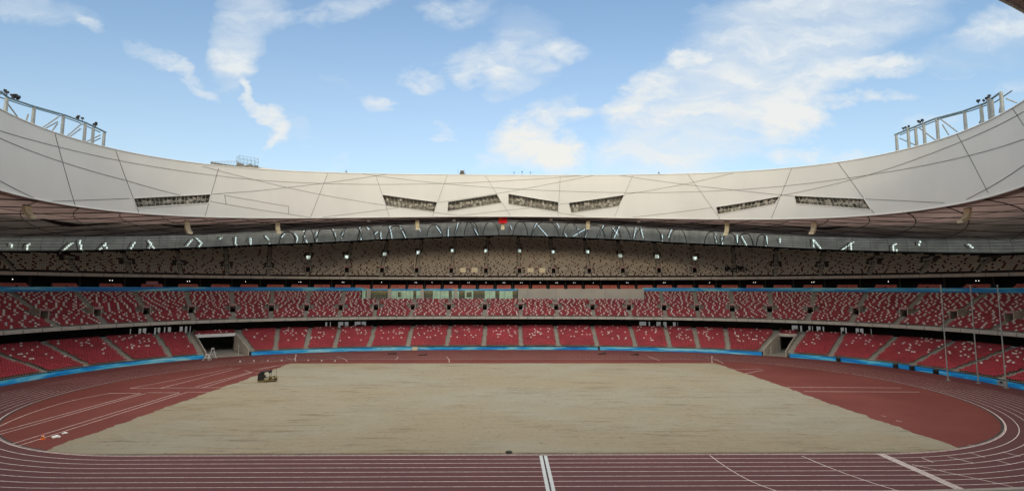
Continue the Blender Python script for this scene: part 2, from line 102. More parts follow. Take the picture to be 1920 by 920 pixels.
# ------------------------------------------------------------------ materials
MATS = {}
def mat(name, col, rough=.8, var=.12, scale=1., stretch=(1, 1, 1), spec=.3, metal=0, trans=0., bump=0., emit=None, col2=None):
    m = bpy.data.materials.new(name); m.use_nodes = True; t = NT(m.node_tree); b = t.n['Principled BSDF']
    tc = t.n.new('ShaderNodeTexCoord')
    n1 = t.noise(t.mapping(tc.outputs['Object'], stretch), scale, 6, .6)
    lo = tuple(c*(1-var) for c in col); hi = col2 or tuple(min(1, c*(1+var)) for c in col)
    c = t.mix(t.smooth(n1, .3, .7), lo, hi); t.l.new(c, b.inputs['Base Color'])
    b.inputs['Roughness'].default_value = rough; b.inputs['Specular IOR Level'].default_value = spec; b.inputs['Metallic'].default_value = metal
    if bump:
        bn = t.n.new('ShaderNodeBump'); bn.inputs['Strength'].default_value = bump; t.l.new(n1, bn.inputs['Height']); t.l.new(bn.outputs[0], b.inputs['Normal'])
    if emit: b.inputs['Emission Color'].default_value = (*emit[:3], 1); b.inputs['Emission Strength'].default_value = emit[3]
    if trans:
        tr = t.n.new('ShaderNodeBsdfTranslucent'); t.l.new(c, tr.inputs[0]); mx = t.n.new('ShaderNodeMixShader'); mx.inputs[0].default_value = trans
        t.l.new(b.outputs[0], mx.inputs[1]); t.l.new(tr.outputs[0], mx.inputs[2]); t.l.new(mx.outputs[0], t.n['Material Output'].inputs[0])
    MATS[name] = m; return m
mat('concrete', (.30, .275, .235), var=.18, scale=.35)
mat('stair', (.37, .345, .295), var=.15, scale=1.3)
mat('parapet', (.54, .50, .43), var=.12, scale=.5)
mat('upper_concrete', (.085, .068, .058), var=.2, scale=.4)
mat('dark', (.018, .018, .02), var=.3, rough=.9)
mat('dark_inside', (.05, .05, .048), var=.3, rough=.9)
mat('red_seat', (.45, .056, .074), rough=.45, var=.16, scale=.15, spec=.4)
mat('white_seat', (.86, .80, .75), rough=.45, var=.05, scale=.3, spec=.4)
mat('dark_red_seat', (.20, .06, .055), rough=.5)
mat('tan_seat', (.80, .72, .60), rough=.5, var=.06, scale=.3)
mat('salmon', (.62, .15, .11), rough=.5, var=.15, scale=.8)
mat('fascia', (.64, .635, .60), rough=.6, var=.035, scale=.10, stretch=(1, 1, .5))
mat('seam', (.10, .10, .09), rough=.7)
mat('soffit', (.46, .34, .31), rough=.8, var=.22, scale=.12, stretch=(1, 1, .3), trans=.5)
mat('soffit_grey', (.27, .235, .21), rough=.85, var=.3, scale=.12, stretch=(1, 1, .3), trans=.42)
mat('lattice', (.46, .44, .37), rough=.6, var=.2, scale=.8)
mat('beam', (.085, .07, .064), rough=.7)
mat('membrane', (.46, .44, .38), rough=.7, var=.22, scale=.25, trans=.5)
mat('roof', (.7, .7, .68), rough=.6, trans=.75)
mat('steel', (.30, .32, .31), rough=.5, metal=.1)
mat('rail_blue', (.16, .25, .30), rough=.5)
mat('black_metal', (.02, .02, .022), rough=.5)
mat('yellow_metal', (.17, .13, .04), rough=.5)
mat('beige_box', (.80, .72, .50), rough=.5, var=.08)
mat('beige_box_dark', (.42, .36, .2), rough=.6)
mat('white', (.8, .8, .78), rough=.5)
mat('glass_green', (.42, .72, .56), rough=.15, var=.15, scale=.6, spec=.6)
mat('glass_dark', (.05, .09, .075), rough=.1, var=.5, scale=1.5, spec=.6)
mat('orange', (.75, .16, .02), rough=.5)
mat('pink', (.50, .22, .24), rough=.5)
mat('flag_red', (.75, .01, .02), rough=.7, var=.03); mat('flag_yellow', (.9, .7, .05), rough=.7)
mat('paving', (.065, .063, .058), var=.1, scale=.05)
mat('line', (.66, .59, .57), var=.25, scale=2.5)
mat('line_faint', (.40, .30, .28), var=.3, scale=2.5)
mat('lamp', (.9, .9, .9), emit=(1, .98, .9, 1.5))
mat('truss_inner', (.24, .225, .19), var=.25, scale=.6)
mat('cable', (.50, .54, .56), var=.08, scale=3)
mat('wallpanel', (.52, .50, .44), var=.06, scale=.2)
def track_mat():
    m = bpy.data.materials.new('track'); m.use_nodes = True; t = NT(m.node_tree); b = t.n['Principled BSDF']
    tc = t.n.new('ShaderNodeTexCoord').outputs['Object']
    n1 = t.noise(tc, .07, 5, .6); n2 = t.noise(t.mapping(tc, (.5, 1.6, 1)), 1.1, 6, .65); n3 = t.noise(tc, 9, 3, .7)
    c = t.mix(t.smooth(n1, .35, .7), (.145, .036, .031), (.175, .048, .040))
    c = t.mix(t.smooth(n2, .55, .8, 0, .35), c, (.19, .075, .062))
    c = t.mix(t.math('MULTIPLY', n3, .22), c, (.05, .03, .03))
    # running lanes greyer than inside the bends, more so towards the near side
    x, y, z = t.sep(tc)
    ax = t.math('MAXIMUM', t.math('SUBTRACT', t.math('ABSOLUTE', x), 42.2), 0.)
    d = t.math('SQRT', t.math('MULTIPLY_ADD', ax, ax, t.math('MULTIPLY', y, y)))
    lane = t.smooth(d, 36.3, 36.7, 0., 1.)
    c = t.mix(t.math('MULTIPLY', t.math('MULTIPLY', lane, t.smooth(y, 20., -20., .15, .75)), 1.), c, (.088, .046, .051))
    t.l.new(c, b.inputs['Base Color']); b.inputs['Roughness'].default_value = .75; b.inputs['Specular IOR Level'].default_value = .18
    MATS['track'] = m
track_mat()
def sand_mat():
    m = bpy.data.materials.new('sand'); m.use_nodes = True; t = NT(m.node_tree); b = t.n['Principled BSDF']
    tc = t.n.new('ShaderNodeTexCoord').outputs['Object']
    big = t.noise(t.mapping(tc, (.6, 1, 1)), .05, 4, .6)
    st = t.noise(t.mapping(tc, (.09, .75, 1)), 1.0, 9, .74, .25)
    st2 = t.noise(t.mapping(tc, (.22, 1.1, 1), .05), 1.3, 9, .78)
    gr = t.noise(t.mapping(tc, (1, .6, 1)), 1.5, 8, .8)
    c = t.mix(t.smooth(big, .38, .62), (.282, .246, .176), (.288, .274, .218))
    mid = t.noise(t.mapping(tc, (.35, 1, 1)), .16, 7, .72, .5); brk = t.smooth(t.noise(tc, .09, 4, .6), .40, .60, .25, 1.)
    c = t.mix(t.smooth(mid, .50, .70, 0, .38), c, (.20, .165, .115))
    c = t.mix(t.smooth(mid, .46, .30, 0, .30), c, (.31, .29, .235))
    c = t.mix(t.math('MULTIPLY', brk, t.smooth(st, .50, .66, 0, .75)), c, (.17, .138, .092))
    c = t.mix(t.math('MULTIPLY', brk, t.smooth(st2, .54, .68, 0, .75)), c, (.135, .112, .078))
    c = t.mix(t.smooth(st2, .46, .30, 0, .35), c, (.35, .325, .255))
    c = t.mix(t.smooth(gr, .55, .68, 0, .6), c, (.12, .10, .07))
    c = t.mix(t.smooth(gr, .43, .3, 0, .55), c, (.38, .36, .29))
    t.l.new(c, b.inputs['Base Color']); b.inputs['Roughness'].default_value = .95; b.inputs['Specular IOR Level'].default_value = .1
    bn = t.n.new('ShaderNodeBump'); bn.inputs['Strength'].default_value = .6; bn.inputs['Distance'].default_value = .25
    t.l.new(t.math('ADD', st2, gr), bn.inputs['Height']); t.l.new(bn.outputs[0], b.inputs['Normal'])
    MATS['sand'] = m
sand_mat()
def board_mat():
    m = bpy.data.materials.new('board'); m.use_nodes = True; t = NT(m.node_tree); b = t.n['Principled BSDF']
    tc = t.n.new('ShaderNodeTexCoord').outputs['UV']
    n1 = t.noise(t.mapping(tc, (.10, .8, 1), .25), 1.0, 6, .6, .8); n2 = t.noise(t.mapping(tc, (.9, 2.5, 1)), 1.0, 5, .7)
    c = t.ramp(t.smooth(n1, .31, .70), [(0, (.01, .22, .70)), (.42, (.01, .36, .88)), (.62, (.07, .58, .92)), (1, (.40, .82, .92))])
    c = t.mix(t.smooth(n2, .66, .72, 0, .7), c, (.02, .06, .20))
    t.l.new(c, b.inputs['Base Color']); b.inputs['Roughness'].default_value = .4
    MATS['board'] = m
board_mat()

# ------------------------------------------------------------------ helpers
def link(o): scene.collection.objects.link(o); return o
def tag(o, label=None, cat=None, group=None, kind=None):
    if label: o['label'] = label
    if cat: o['category'] = cat
    if group: o['group'] = group
    if kind: o['kind'] = kind
    return o
def empty(name, loc=(0, 0, 0), rz=0):
    o = bpy.data.objects.new(name, None); o.location = loc; o.rotation_euler = (0, 0, rz); o.empty_display_size = .2; return link(o)
class MB:
    def __init__(s): s.v = []; s.f = []; s.m = []; s.cur = 0
    def add(s, vs, fs):
        b = len(s.v); s.v += [tuple(v) for v in vs]; s.f += [tuple(i+b for i in f) for f in fs]; s.m += [s.cur]*len(fs); return s
    def box(s, c, d, rz=0, rx=0, ry=0):
        R = Matrix.Rotation(rz, 3, 'Z') @ Matrix.Rotation(ry, 3, 'Y') @ Matrix.Rotation(rx, 3, 'X')
        vs = [Vector(c)+R @ Vector((x*d[0]/2, y*d[1]/2, z*d[2]/2)) for x in (-1, 1) for y in (-1, 1) for z in (-1, 1)]
        return s.add(vs, [(0, 1, 3, 2), (4, 6, 7, 5), (0, 4, 5, 1), (2, 3, 7, 6), (0, 2, 6, 4), (1, 5, 7, 3)])
    def tube(s, a, b, r=.05, n=6, r2=None):
        a, b = Vector(a), Vector(b); z = (b-a)
        if z.length < 1e-6: return s
        z.normalize(); x = z.orthogonal().normalized(); y = z.cross(x); r2 = r if r2 is None else r2
        vs = [a+r*(math.cos(2*PI*i/n)*x+math.sin(2*PI*i/n)*y) for i in range(n)]+[b+r2*(math.cos(2*PI*i/n)*x+math.sin(2*PI*i/n)*y) for i in range(n)]
        return s.add(vs, [(i, (i+1) % n, n+(i+1) % n, n+i) for i in range(n)]+[tuple(range(n))[::-1], tuple(range(n, 2*n))])
    def path(s, pts, r=.05, n=5):
        for a, b in zip(pts[:-1], pts[1:]): s.tube(a, b, r, n)
        return s
    def ball(s, c, r, n=8):
        vs = []; fs = []
        for j in range(n//2+1):
            ph = PI*j/(n//2)
            for i in range(n): vs.append((c[0]+r*math.sin(ph)*math.cos(2*PI*i/n), c[1]+r*math.sin(ph)*math.sin(2*PI*i/n), c[2]+r*math.cos(ph)))
        for j in range(n//2):
            for i in range(n): fs.append((j*n+i, (j+1)*n+i, (j+1)*n+(i+1) % n, j*n+(i+1) % n))
        return s.add(vs, fs)
    def grid(s, P, keep=None, flip=False):
        nu, nv = P.shape[:2]; b = len(s.v); s.v += [tuple(map(float, q)) for q in P.reshape(-1, 3)]
        for i in range(nu-1):
            for j in range(nv-1):
                if keep is not None and not keep[i, j]: continue
                q = (b+i*nv+j, b+(i+1)*nv+j, b+(i+1)*nv+j+1, b+i*nv+j+1); s.f.append(q[::-1] if flip else q); s.m.append(s.cur)
        return s
    def build(s, name, mats, parent=None, smooth=False, bevel=0):
        me = bpy.data.meshes.new(name); me.from_pydata(s.v, [], s.f)
        for m_ in ([mats] if isinstance(mats, str) else mats): me.materials.append(MATS[m_])
        me.polygons.foreach_set('material_index', s.m)
        if smooth: me.polygons.foreach_set('use_smooth', [True]*len(s.f))
        me.update(); o = link(bpy.data.objects.new(name, me))
        if parent is not None: o.parent = parent
        if bevel: bv = o.modifiers.new('bevel', 'BEVEL'); bv.width = bevel; bv.segments = 2
        return o
# plan curve of the bowl: arc length s from the right-hand end, anticlockwise; offset outward along the normal
A0, B0, N0 = 95.8, 55.8, 2.5
_t = np.linspace(0, 2*PI, 16001); _c, _s = np.cos(_t), np.sin(_t)
_P = np.stack([A0*np.sign(_c)*abs(_c)**(2/N0), B0*np.sign(_s)*abs(_s)**(2/N0)], -1)
_g = np.stack([np.sign(_P[:, 0])*abs(_P[:, 0]/A0)**(N0-1)/A0, np.sign(_P[:, 1])*abs(_P[:, 1]/B0)**(N0-1)/B0], -1)
_N = _g/np.linalg.norm(_g, axis=1)[:, None]
_S = np.r_[0, np.cumsum(np.linalg.norm(np.diff(_P, axis=0), axis=1))]
LEN = float(_S[-1]); Q4 = LEN/4
def cv(s, off=0.):
    s = np.asarray(s, float) % LEN
    P = np.stack([np.interp(s, _S, _P[:, i]) for i in (0, 1)], -1); N = np.stack([np.interp(s, _S, _N[:, i]) for i in (0, 1)], -1)
    N /= np.linalg.norm(N, axis=-1, keepdims=True)
    return P+np.asarray(off)[..., None]*N, N
def offtop(s):
    s = np.asarray(s, float) % LEN; dq = np.minimum(abs(s-Q4), abs(s-3*Q4))
    x, y = D['UPTAB']; xs = [0, 20, 43, 72, 89, 100, 107, 125.7]; ys = [62.4, 61, 57.6, 50.6, 44.8, 41.3, 39.4, 38.2]
    return np.interp(dq, xs, ys)
def P3(s, off, z): p, n = cv(s, off); return (float(p[0]), float(p[1]), float(z))
def fr(s):      # heading so that local +Y points outward, +X along the curve (clockwise)
    p, n = cv(s, 0.); return math.atan2(-n[0], n[1])
def zlo(o): return 1.05+.275*(o-1.0)
def zmid(o): return 9.15+.41*(o-13.6)
def zup(o): return 22.8+.61*(o-31.6)
FAR = (-38., LEN/2+38.)           # stretch of s that the camera's side of the field looks at
def near_far(s): return np.where((s > LEN-50) | (s < LEN/2+50), True, False)

# ------------------------------------------------------------------ ground
def disc_poly(name, pts, z, m, label=None, cat=None, kind='structure'):
    mb = MB(); mb.add([(x, y, z) for x, y in pts], [tuple(range(len(pts)))]); o = mb.build(name, m); return tag(o, label, cat, kind=kind)
disc_poly('ground', [(-4000, -4000), (4000, -4000), (4000, 4000), (-4000, 4000)], -.02, 'paving', 'pale paved ground round the outside of the stadium', 'ground')
ss = np.linspace(0, LEN, 241)[:-1]
bp, _ = cv(ss, np.full(len(ss), .15))
disc_poly('track', [tuple(p) for p in bp], 0, 'track', 'brick red running track and infield surface inside the bowl', 'track')
# sand over the pitch, ragged edges
def ragged(a, b, n, amp):
    out = []; a, b = Vector(a), Vector(b); nrm = Vector((b.y-a.y, a.x-b.x)).normalized(); k = 0.
    for i in range(n):
        k = k*.75+random.gauss(0, amp*.5); out.append(tuple(a.lerp(b, i/n)+nrm*k))
    return out
def lane_clip(x, y):
    ax = max(abs(x)-42.2, 0); d = math.hypot(ax, y)
    if d > 36.25: 
        k = 36.25/d
        return ((42.2+ax*k)*math.copysign(1, x) if abs(x) > 42.2 else x, y*k if abs(x) > 42.2 else math.copysign(36.25, y))
    return (x, y)
sp = ragged((-53.2, 29.0), (-52.6, -35.9), 200, .26)+ragged((-52.6, -35.9), (53.0, -35.9), 220, .05)+ragged((53.0, -35.9), (52.2, 29.0), 200, .24)+ragged((52.2, 29.0), (-53.2, 29.0), 240, .14)
sp = [lane_clip(*q) for q in sp]
mb = MB(); n = len(sp); mb.add([(x, y, .10) for x, y in sp]+[(x*1.002, y*1.002, .002) for x, y in sp], [tuple(range(n))]+[(i, n+i, n+(i+1) % n, (i+1) % n) for i in range(n)])
tag(mb.build('sand', 'sand'), 'broad sheet of raked grey brown sand laid over the football pitch', 'sand', kind='structure')
# lane lines
def strip(mb, pts, wd, z):
    pts = [Vector(p) for p in pts]
    vs = []
    for i, p in enumerate(pts):
        d = (pts[min(i+1, len(pts)-1)]-pts[max(i-1, 0)]).normalized(); nn = Vector((-d.y, d.x))*wd/2; vs += [(*(p+nn), z), (*(p-nn), z)]
    mb.add(vs, [(2*i, 2*i+1, 2*i+3, 2*i+2) for i in range(len(pts)-1)]); return mb
mb = MB()
for k in range(10):
    r = 36.5+1.22*k; pts = []
    for i in range(61): a = -PI/2+PI*i/60; pts.append((42.2+r*math.cos(a), r*math.sin(a)))
    for i in range(61): a = PI/2+PI*i/60; pts.append((-42.2+r*math.cos(a), r*math.sin(a)))
    pts.append(pts[0]); n2 = len(pts)//2
    near = [q for q in pts[:30]]; far_ = pts[29:93]; near2 = pts[92:]
    strip(mb, near2[:-1]+near, .075 if k else .10, .004); strip(mb, far_, .042 if k else .06, .004)
tag(mb.build('track_lane_lines', 'line'), 'white lane lines running round the red track', 'line marking', kind='structure')
mb = MB()
def dens(l, step=2.):
    out = []
    for (a, b) in zip(l[:-1], l[1:]):
        m_ = max(1, int(math.dist(a, b)/step))
        out += [(a[0]+(b[0]-a[0])*i/m_, a[1]+(b[1]-a[1])*i/m_) for i in range(m_)]
    return out+[l[-1]]
def smoothpts(l, it=2):
    for _ in range(it):
        if len(l) < 3: return l
        q = [l[0]]
        for a, b in zip(l[:-1], l[1:]): q += [(.75*a[0]+.25*b[0], .75*a[1]+.25*b[1]), (.25*a[0]+.75*b[0], .25*a[1]+.75*b[1])]
        l = q+[l[-1]]
    return l
for i, l in enumerate(D['LINES']):
    if len(l) == 3 and math.dist(l[0], l[1]) < 12 or len(l) > 3: l = smoothpts(l)
    strip(mb, l, .10 if math.hypot(*l[0]) < 200 and l[0][1] < -20 else .12, .009+.0006*(i % 5))
tag(mb.build('field_event_lines', 'line'), 'thin white curved and straight markings for throwing, jumping and relay zones', 'line marking', kind='structure')
mb = MB()
for j in range(6):
    strip(mb, [(42.0+.16*j+random.uniform(-.03, .03), -36.4), (42.05+.16*j, -42), (42.0+.16*j+random.uniform(-.03, .03), -47.6)], .10, .014)
tag(mb.build('finish_line', 'line'), 'broad worn white start and finish line across the near straight', 'line marking', kind='structure')
mb = MB(); strip(mb, [(-22, 51.3), (30, 51.3)], .1, .006); strip(mb, [(-32, 49.6), (34, 49.6)], .08, .006); strip(mb, [(-33, 51.3), (-24, 51.3)], .06, .006)
tag(mb.build('runway_lines', 'line_faint'), 'faint runway edge lines beside the far straight', 'line marking', kind='structure')
mb = MB(); strip(mb, [(-42.2, -36.18), (42.2, -36.18)], .30, .004); strip(mb, [(-42.2, 36.18), (42.2, 36.18)], .30, .004)  # shadow of the kerb painted as a dark strip inside the first lane
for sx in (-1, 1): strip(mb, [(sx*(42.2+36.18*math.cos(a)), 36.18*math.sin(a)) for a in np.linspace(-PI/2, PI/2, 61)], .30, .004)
tag(mb.build('kerb_shadow_strip', 'dark_inside'), 'painted kerb shadow, a dark strip just inside the first lane', 'painted_shadow', kind='structure')
# raised kerb round the inner lane
mb = MB(); pts = []
for i in range(61): a = -PI/2+PI*i/60; pts.append((42.2+36.38*math.cos(a), 36.38*math.sin(a)))
for i in range(61): a = PI/2+PI*i/60; pts.append((-42.2+36.38*math.cos(a), 36.38*math.sin(a)))
pts.append(pts[0])
strip(mb, pts, .05, .05)
tag(mb.build('track_kerb', 'line'), 'low pale kerb rail round the inside of the first lane', 'kerb', kind='structure')
# far concourse floor, so gaps under the tiers end on something dark
# ------------------------------------------------------------------ stands
def tier(name, rows, o0, tread, zf, mname, label, hole=None, s_list=None, otop=None, nose=.0):
    S = s_list; prof = []
    P = []
    for s in S:
        ot = otop(s) if otop else None; col = []
        for r in range(rows):
            oa = o0+r*tread; ob = oa+tread
            if ot is not None: oa = min(oa, ot); ob = min(ob, ot)
            z = zf(oa)
            p1, _ = cv(s, oa); p2, _ = cv(s, ob); col += [(*p1, z), (*p2, z)]
        P.append(col)
    P = np.array(P); nu, nv = P.shape[:2]; keep = np.ones((nu-1, nv-1), bool)
    if hole == 'gw':
        for i in range(nu-1):
            sm = (S[i]+S[i+1])/2
            for g in GW:
                if min(g)-1 < sm < max(g)+1:
                    for j in range(2*16-1):
                        a_, b_ = gws(g, o0+(j//2)*tread)
                        if a_ < sm < b_: keep[i, j] = False
    elif hole:
        for i in range(nu-1):
            sm = (S[i]+S[i+1])/2
            for (sa, sb, ra, rb) in hole:
                if sa < sm < sb or sa < sm-LEN < sb or sa < sm+LEN < sb: keep[i, max(0, 2*ra-1):2*rb-1] = False
    mb = MB(); mb.grid(P, keep); o = mb.build(name, mname); tag(o, label, 'stand'); return o
def svals(extra, step=3.0, a=0., b=LEN):
    s = list(np.arange(a, b, step))+list(extra); s = [x % LEN if (a == 0. and b == LEN) else x for x in s]
    if a == 0. and b == LEN: s += [0., LEN]
    return np.array(sorted(set(round(x, 3) for x in s)))
RL, RM, RU = 22, 25, 40
TR = .8
# lower stand, with the two gateways cut out
GW = [(198.7, 208.5, 201.7, 209.4), (46.7, 51.9, 45.1, 48.5)]       # gateway sides: s at the mouth, s at the header
OH = 1.0+16*TR
def gws(g, o): k = max(0, min(1, (o-.4)/(OH-.4))); return g[0]+(g[2]-g[0])*k, g[1]+(g[3]-g[1])*k
TUN = [(g[0], g[1], 16) for g in GW]
SL = svals([x for g in GW for x in np.arange(min(g)-.3, max(g)+.4, .3)])
lower = tier('lower_stand', RL, 1.0, TR, zlo, 'concrete', 'lower ring of red seating rising from the blue boards to the dark concourse', 'gw', SL)
VM = D['VOM_MID']; VU1 = D['VOM_UP1']; VU2 = D['VOM_UP2']
for k in range(1, 6):                       # the same openings carry on round both bends
    pass
hm = [(s-.66, s+.66, 7, 10) for s in VM]
SM = svals([x for h in hm for x in h[:2]])
BX0, BX1 = min(D['BOXES'][-1][1], D['WALLP'][-1]), D['BOXES'][0][0]
BX0 = D['WALLP'][-1]
hm2 = hm+[(BX0, BX1, 17, RM+1)]
SM = svals([x for h in hm2 for x in h[:2]])
middle = tier('middle_stand', RM, 13.9, TR, zmid, 'concrete', 'middle ring of red and white seats above the lower concourse', hm2, SM)
hu = [(s-.55, s+.55, 4, 7) for s in VU1]
hu2 = [(s-.48, s+.48, int((o-31.9)/TR), int((o-31.9)/TR)+3) for s, o in VU2 if 60 < s < 190]
SU = svals([x for h in hu+hu2 for x in h[:2]])
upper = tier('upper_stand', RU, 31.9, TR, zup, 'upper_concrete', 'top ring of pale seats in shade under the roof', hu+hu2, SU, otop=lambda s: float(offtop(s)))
if True:   # the top stand on the camera's own side hangs further back than the camera
    me = upper.data; co = np.empty(len(me.vertices)*3); me.vertices.foreach_get('co', co); co = co.reshape(-1, 3)
    k = np.clip((-co[:, 1]-40)/30, 0, 1); co[:, 1] -= 9*k*(co[:, 1] < 0); me.vertices.foreach_set('co', co.ravel()); me.update()
def band(name, s0, s1, off_a, z_a, off_b, z_b, m, parent=None, step=1.5, thick=None, label=None, cat=None, group=None, kind=None, uv=False, joints=None):
    """thin wall following the bowl: (off_a,z_a) foot to (off_b,z_b) head, given thickness outward"""
    S = np.linspace(s0, s1, max(2, int((s1-s0)/step)+1)); th = thick or .12
    fa = off_a if callable(off_a) else (lambda s: off_a); fb = off_b if callable(off_b) else (lambda s: off_b)
    za = z_a if callable(z_a) else (lambda s: z_a); zb = z_b if callable(z_b) else (lambda s: z_b)
    P = np.array([[P3(s, fa(s), za(s)), P3(s, fb(s), zb(s)), P3(s, fb(s)+th, zb(s)), P3(s, fa(s)+th, za(s)), P3(s, fa(s), za(s))] for s in S])
    mb = MB(); mb.grid(P); nv = 5; n_ = len(S)
    mb.add([P[0][i] for i in range(4)], [(0, 1, 2, 3)]); mb.add([P[-1][i] for i in range(4)], [(3, 2, 1, 0)])
    o = mb.build(name, m, parent)
    if uv:
        me = o.data; ul = me.uv_layers.new(name='UVMap'); N_ = len(me.loops); vi = np.empty(N_, int); me.loops.foreach_get('vertex_index', vi)
        su = np.repeat(S, 5); uu = np.r_[su, [S[0]]*4, [S[-1]]*4]; zz = np.array([v.co.z for v in me.vertices])
        ul.data.foreach_set('uv', np.stack([uu[vi], zz[vi]], -1).ravel())
    tag(o, label, cat, group, kind); return o
ALL = (0., LEN)
# fronts of the stands
band('parapet', 0, LEN, 13.5, 8.45, 13.5, 9.2, 'parapet', middle, thick=.35)
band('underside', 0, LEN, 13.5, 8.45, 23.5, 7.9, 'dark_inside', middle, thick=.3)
band('parapet', 0, LEN, 31.3, 21.75, 31.3, 22.65, 'parapet', upper, thick=.5)
for par in (upper,):
    me = [c for c in par.children if c.name.startswith('parapet')][0].data
    co = np.empty(len(me.vertices)*3); me.vertices.foreach_get('co', co); co = co.reshape(-1, 3)
    k = np.clip((-co[:, 1]-40)/30, 0, 1); co[:, 1] -= 9*k*(co[:, 1] < 0); me.vertices.foreach_set('co', co.ravel()); me.update()
# joints on the parapets (small dark gaps, far half)
def joints(parent, off, z0, z1, step):
    mb = MB()
    for s in np.arange(FAR[0], FAR[1], step):
        mb.box(P3(s, off-.015, (z0+z1)/2), (.10, .04, z1-z0+.06), fr(s))
    mb.build('joint_seam', 'seam', parent)
joints(middle, 13.5, 8.45, 9.2, 2.75); joints(upper, 31.3, 21.75, 22.65, 2.6)
# suite level between middle and upper stands
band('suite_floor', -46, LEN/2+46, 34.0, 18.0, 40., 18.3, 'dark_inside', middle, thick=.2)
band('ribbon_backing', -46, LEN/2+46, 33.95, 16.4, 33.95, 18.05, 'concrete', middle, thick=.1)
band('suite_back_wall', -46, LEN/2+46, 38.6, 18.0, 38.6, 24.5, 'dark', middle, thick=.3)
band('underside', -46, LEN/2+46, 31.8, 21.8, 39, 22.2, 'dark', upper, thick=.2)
# lower concourse back wall with openings to daylight outside
kz = sorted(D['KIOSK'], key=lambda q: q[0]) if False else [sorted(q) for q in D['KIOSK']]
SK = svals([x for q in kz for x in q], 4., -46, LEN/2+46)
P = np.array([[P3(s, 21.5, z) for z in (5.5, 7.25, 8.3)] for s in SK]); keep = np.ones((len(SK)-1, 2), bool)
for i in range(len(SK)-1):
    m_ = (SK[i]+SK[i+1])/2
    if any(a < m_ < b for a, b in kz): keep[i, 0] = False
mb = MB(); mb.grid(P, keep); cw = mb.build('concourse_wall', 'dark', lower)
for a, b in kz:
    MB().box(P3((a+b)/2, 21.3, 5.7), (abs(b-a)*random.uniform(.5, .9), .3, random.uniform(.4, 1.1)), fr(a)).build('counter', 'dark_inside', cw); q_ = a+(b-a)*random.uniform(.25, .75); MB().box(P3(q_, 21.35, 6.3), (random.uniform(.2, .9), .1, 1.9), fr(a)).build('post', 'dark', cw)
# top deck behind the upper seats
def ztop(s): return float(zup(offtop(s)))
def hwall(s): return 3.9+2.7*max(0, min(1, (ztop(s)-27.)/14.6))
mbm = band('back_rail', FAR[0], FAR[1], lambda s: float(offtop(s))-.3, lambda s: ztop(s)-.6, lambda s: float(offtop(s))-.3, lambda s: ztop(s)+.35, 'dark', upper, thick=.1)
# ------------------------------------------------------------------ back wall of membrane with pipes, ribs, daylight slits
S2 = np.arange(FAR[0]-6, FAR[1]+6, .2); NV = 44
def wall_pt(s, v):      # v 0..1 up the wall; the head leans inward in a curve
    ot = float(offtop(s)); z0 = ztop(s)-.5; h = hwall(s)+.5
    lean = max(0, v-.55)**2*6
    return cv(s, ot+1.5-lean)[0], z0+h*v
P = []
for s in S2:
    ot = float(offtop(s)); z0 = ztop(s)-.5; h = hwall(s)+.5; p, n_ = cv(s, ot+1.5); v = np.linspace(0, 1, NV)
    lean = np.maximum(0, v-.55)**2*6
    P.append(np.stack([p[0]-lean*n_[0], p[1]-lean*n_[1], z0+h*v], -1))
P = np.array(P); keep = np.ones((len(S2)-1, NV-1), bool)
def cut(seg, hw):
    for (sa, za), (sb, zb) in zip(seg[:-1], seg[1:]):
        lo, hi = min(sa, sb)-1.5, max(sa, sb)+1.5
        for i in np.where((S2 > lo) & (S2 < hi))[0]:
            if i >= len(S2)-1: continue
            sc_ = (S2[i]+S2[i+1])/2; kx = 1+float(offtop(sc_))/90
            for j in range(NV-1):
                zc = (P[i, j, 2]+P[i, j+1, 2])/2
                dx_, dz_ = (sb-sa)*kx, zb-za; px_, pz_ = (sc_-sa)*kx, zc-za
                t_ = max(0, min(1, (px_*dx_+pz_*dz_)/(dx_*dx_+dz_*dz_+1e-9)))
                if math.hypot(px_-t_*dx_, pz_-t_*dz_) < hw: keep[i, j] = False
for sg in D['SLITS']:
    if len(sg) > 1: cut(sg, .145)
mb = MB(); mb.grid(P, keep)
wall = mb.build('membrane_wall', 'membrane', smooth=True); tag(wall, 'grey translucent membrane wall with dark ribs and bright slits above the top seats', 'wall')
NB = np.arange(FAR[1]+6, LEN+FAR[0]-5, 4.); PN = []
for s in np.append(NB, LEN+FAR[0]-6):
    ot = float(offtop(s)); z0 = ztop(s)-6; p, n_ = cv(s, ot+1.5); q = [p[0], p[1]-9*max(0, min(1, (-p[1]-40)/30))]; PN.append([(q[0], q[1], z0), (q[0], q[1], z0+8), (q[0], q[1], ztop(s)+hwall(s)+3)])
MB().grid(np.array(PN)).build('membrane_wall', 'membrane', wall)
mb = MB()
for j in range(0, 9):
    pts = []
    for s in np.arange(FAR[0], FAR[1], 2.5):
        z0 = ztop(s); zz = z0+.55+j*.82
        if zz > z0+hwall(s)-.1: pts and mb.path(pts, .075, 4); pts = []; continue
        v = (zz-(z0-.5))/(hwall(s)+.5); ot = float(offtop(s)); pts.append(P3(s, ot+1.3-max(0, v-.55)**2*6, zz))
    if len(pts) > 1: mb.path(pts, .075, 4)
for s in np.arange(FAR[0], FAR[1], 2.35):
    ot = float(offtop(s)); pts = [P3(s, ot+1.35-max(0, v-.55)**2*6, ztop(s)-.5+(hwall(s)+.5)*v) for v in (0, .3, .55, .75, .88, 1)]; mb.path(pts, .035, 4)
mb.build('pipe', 'beam', wall)
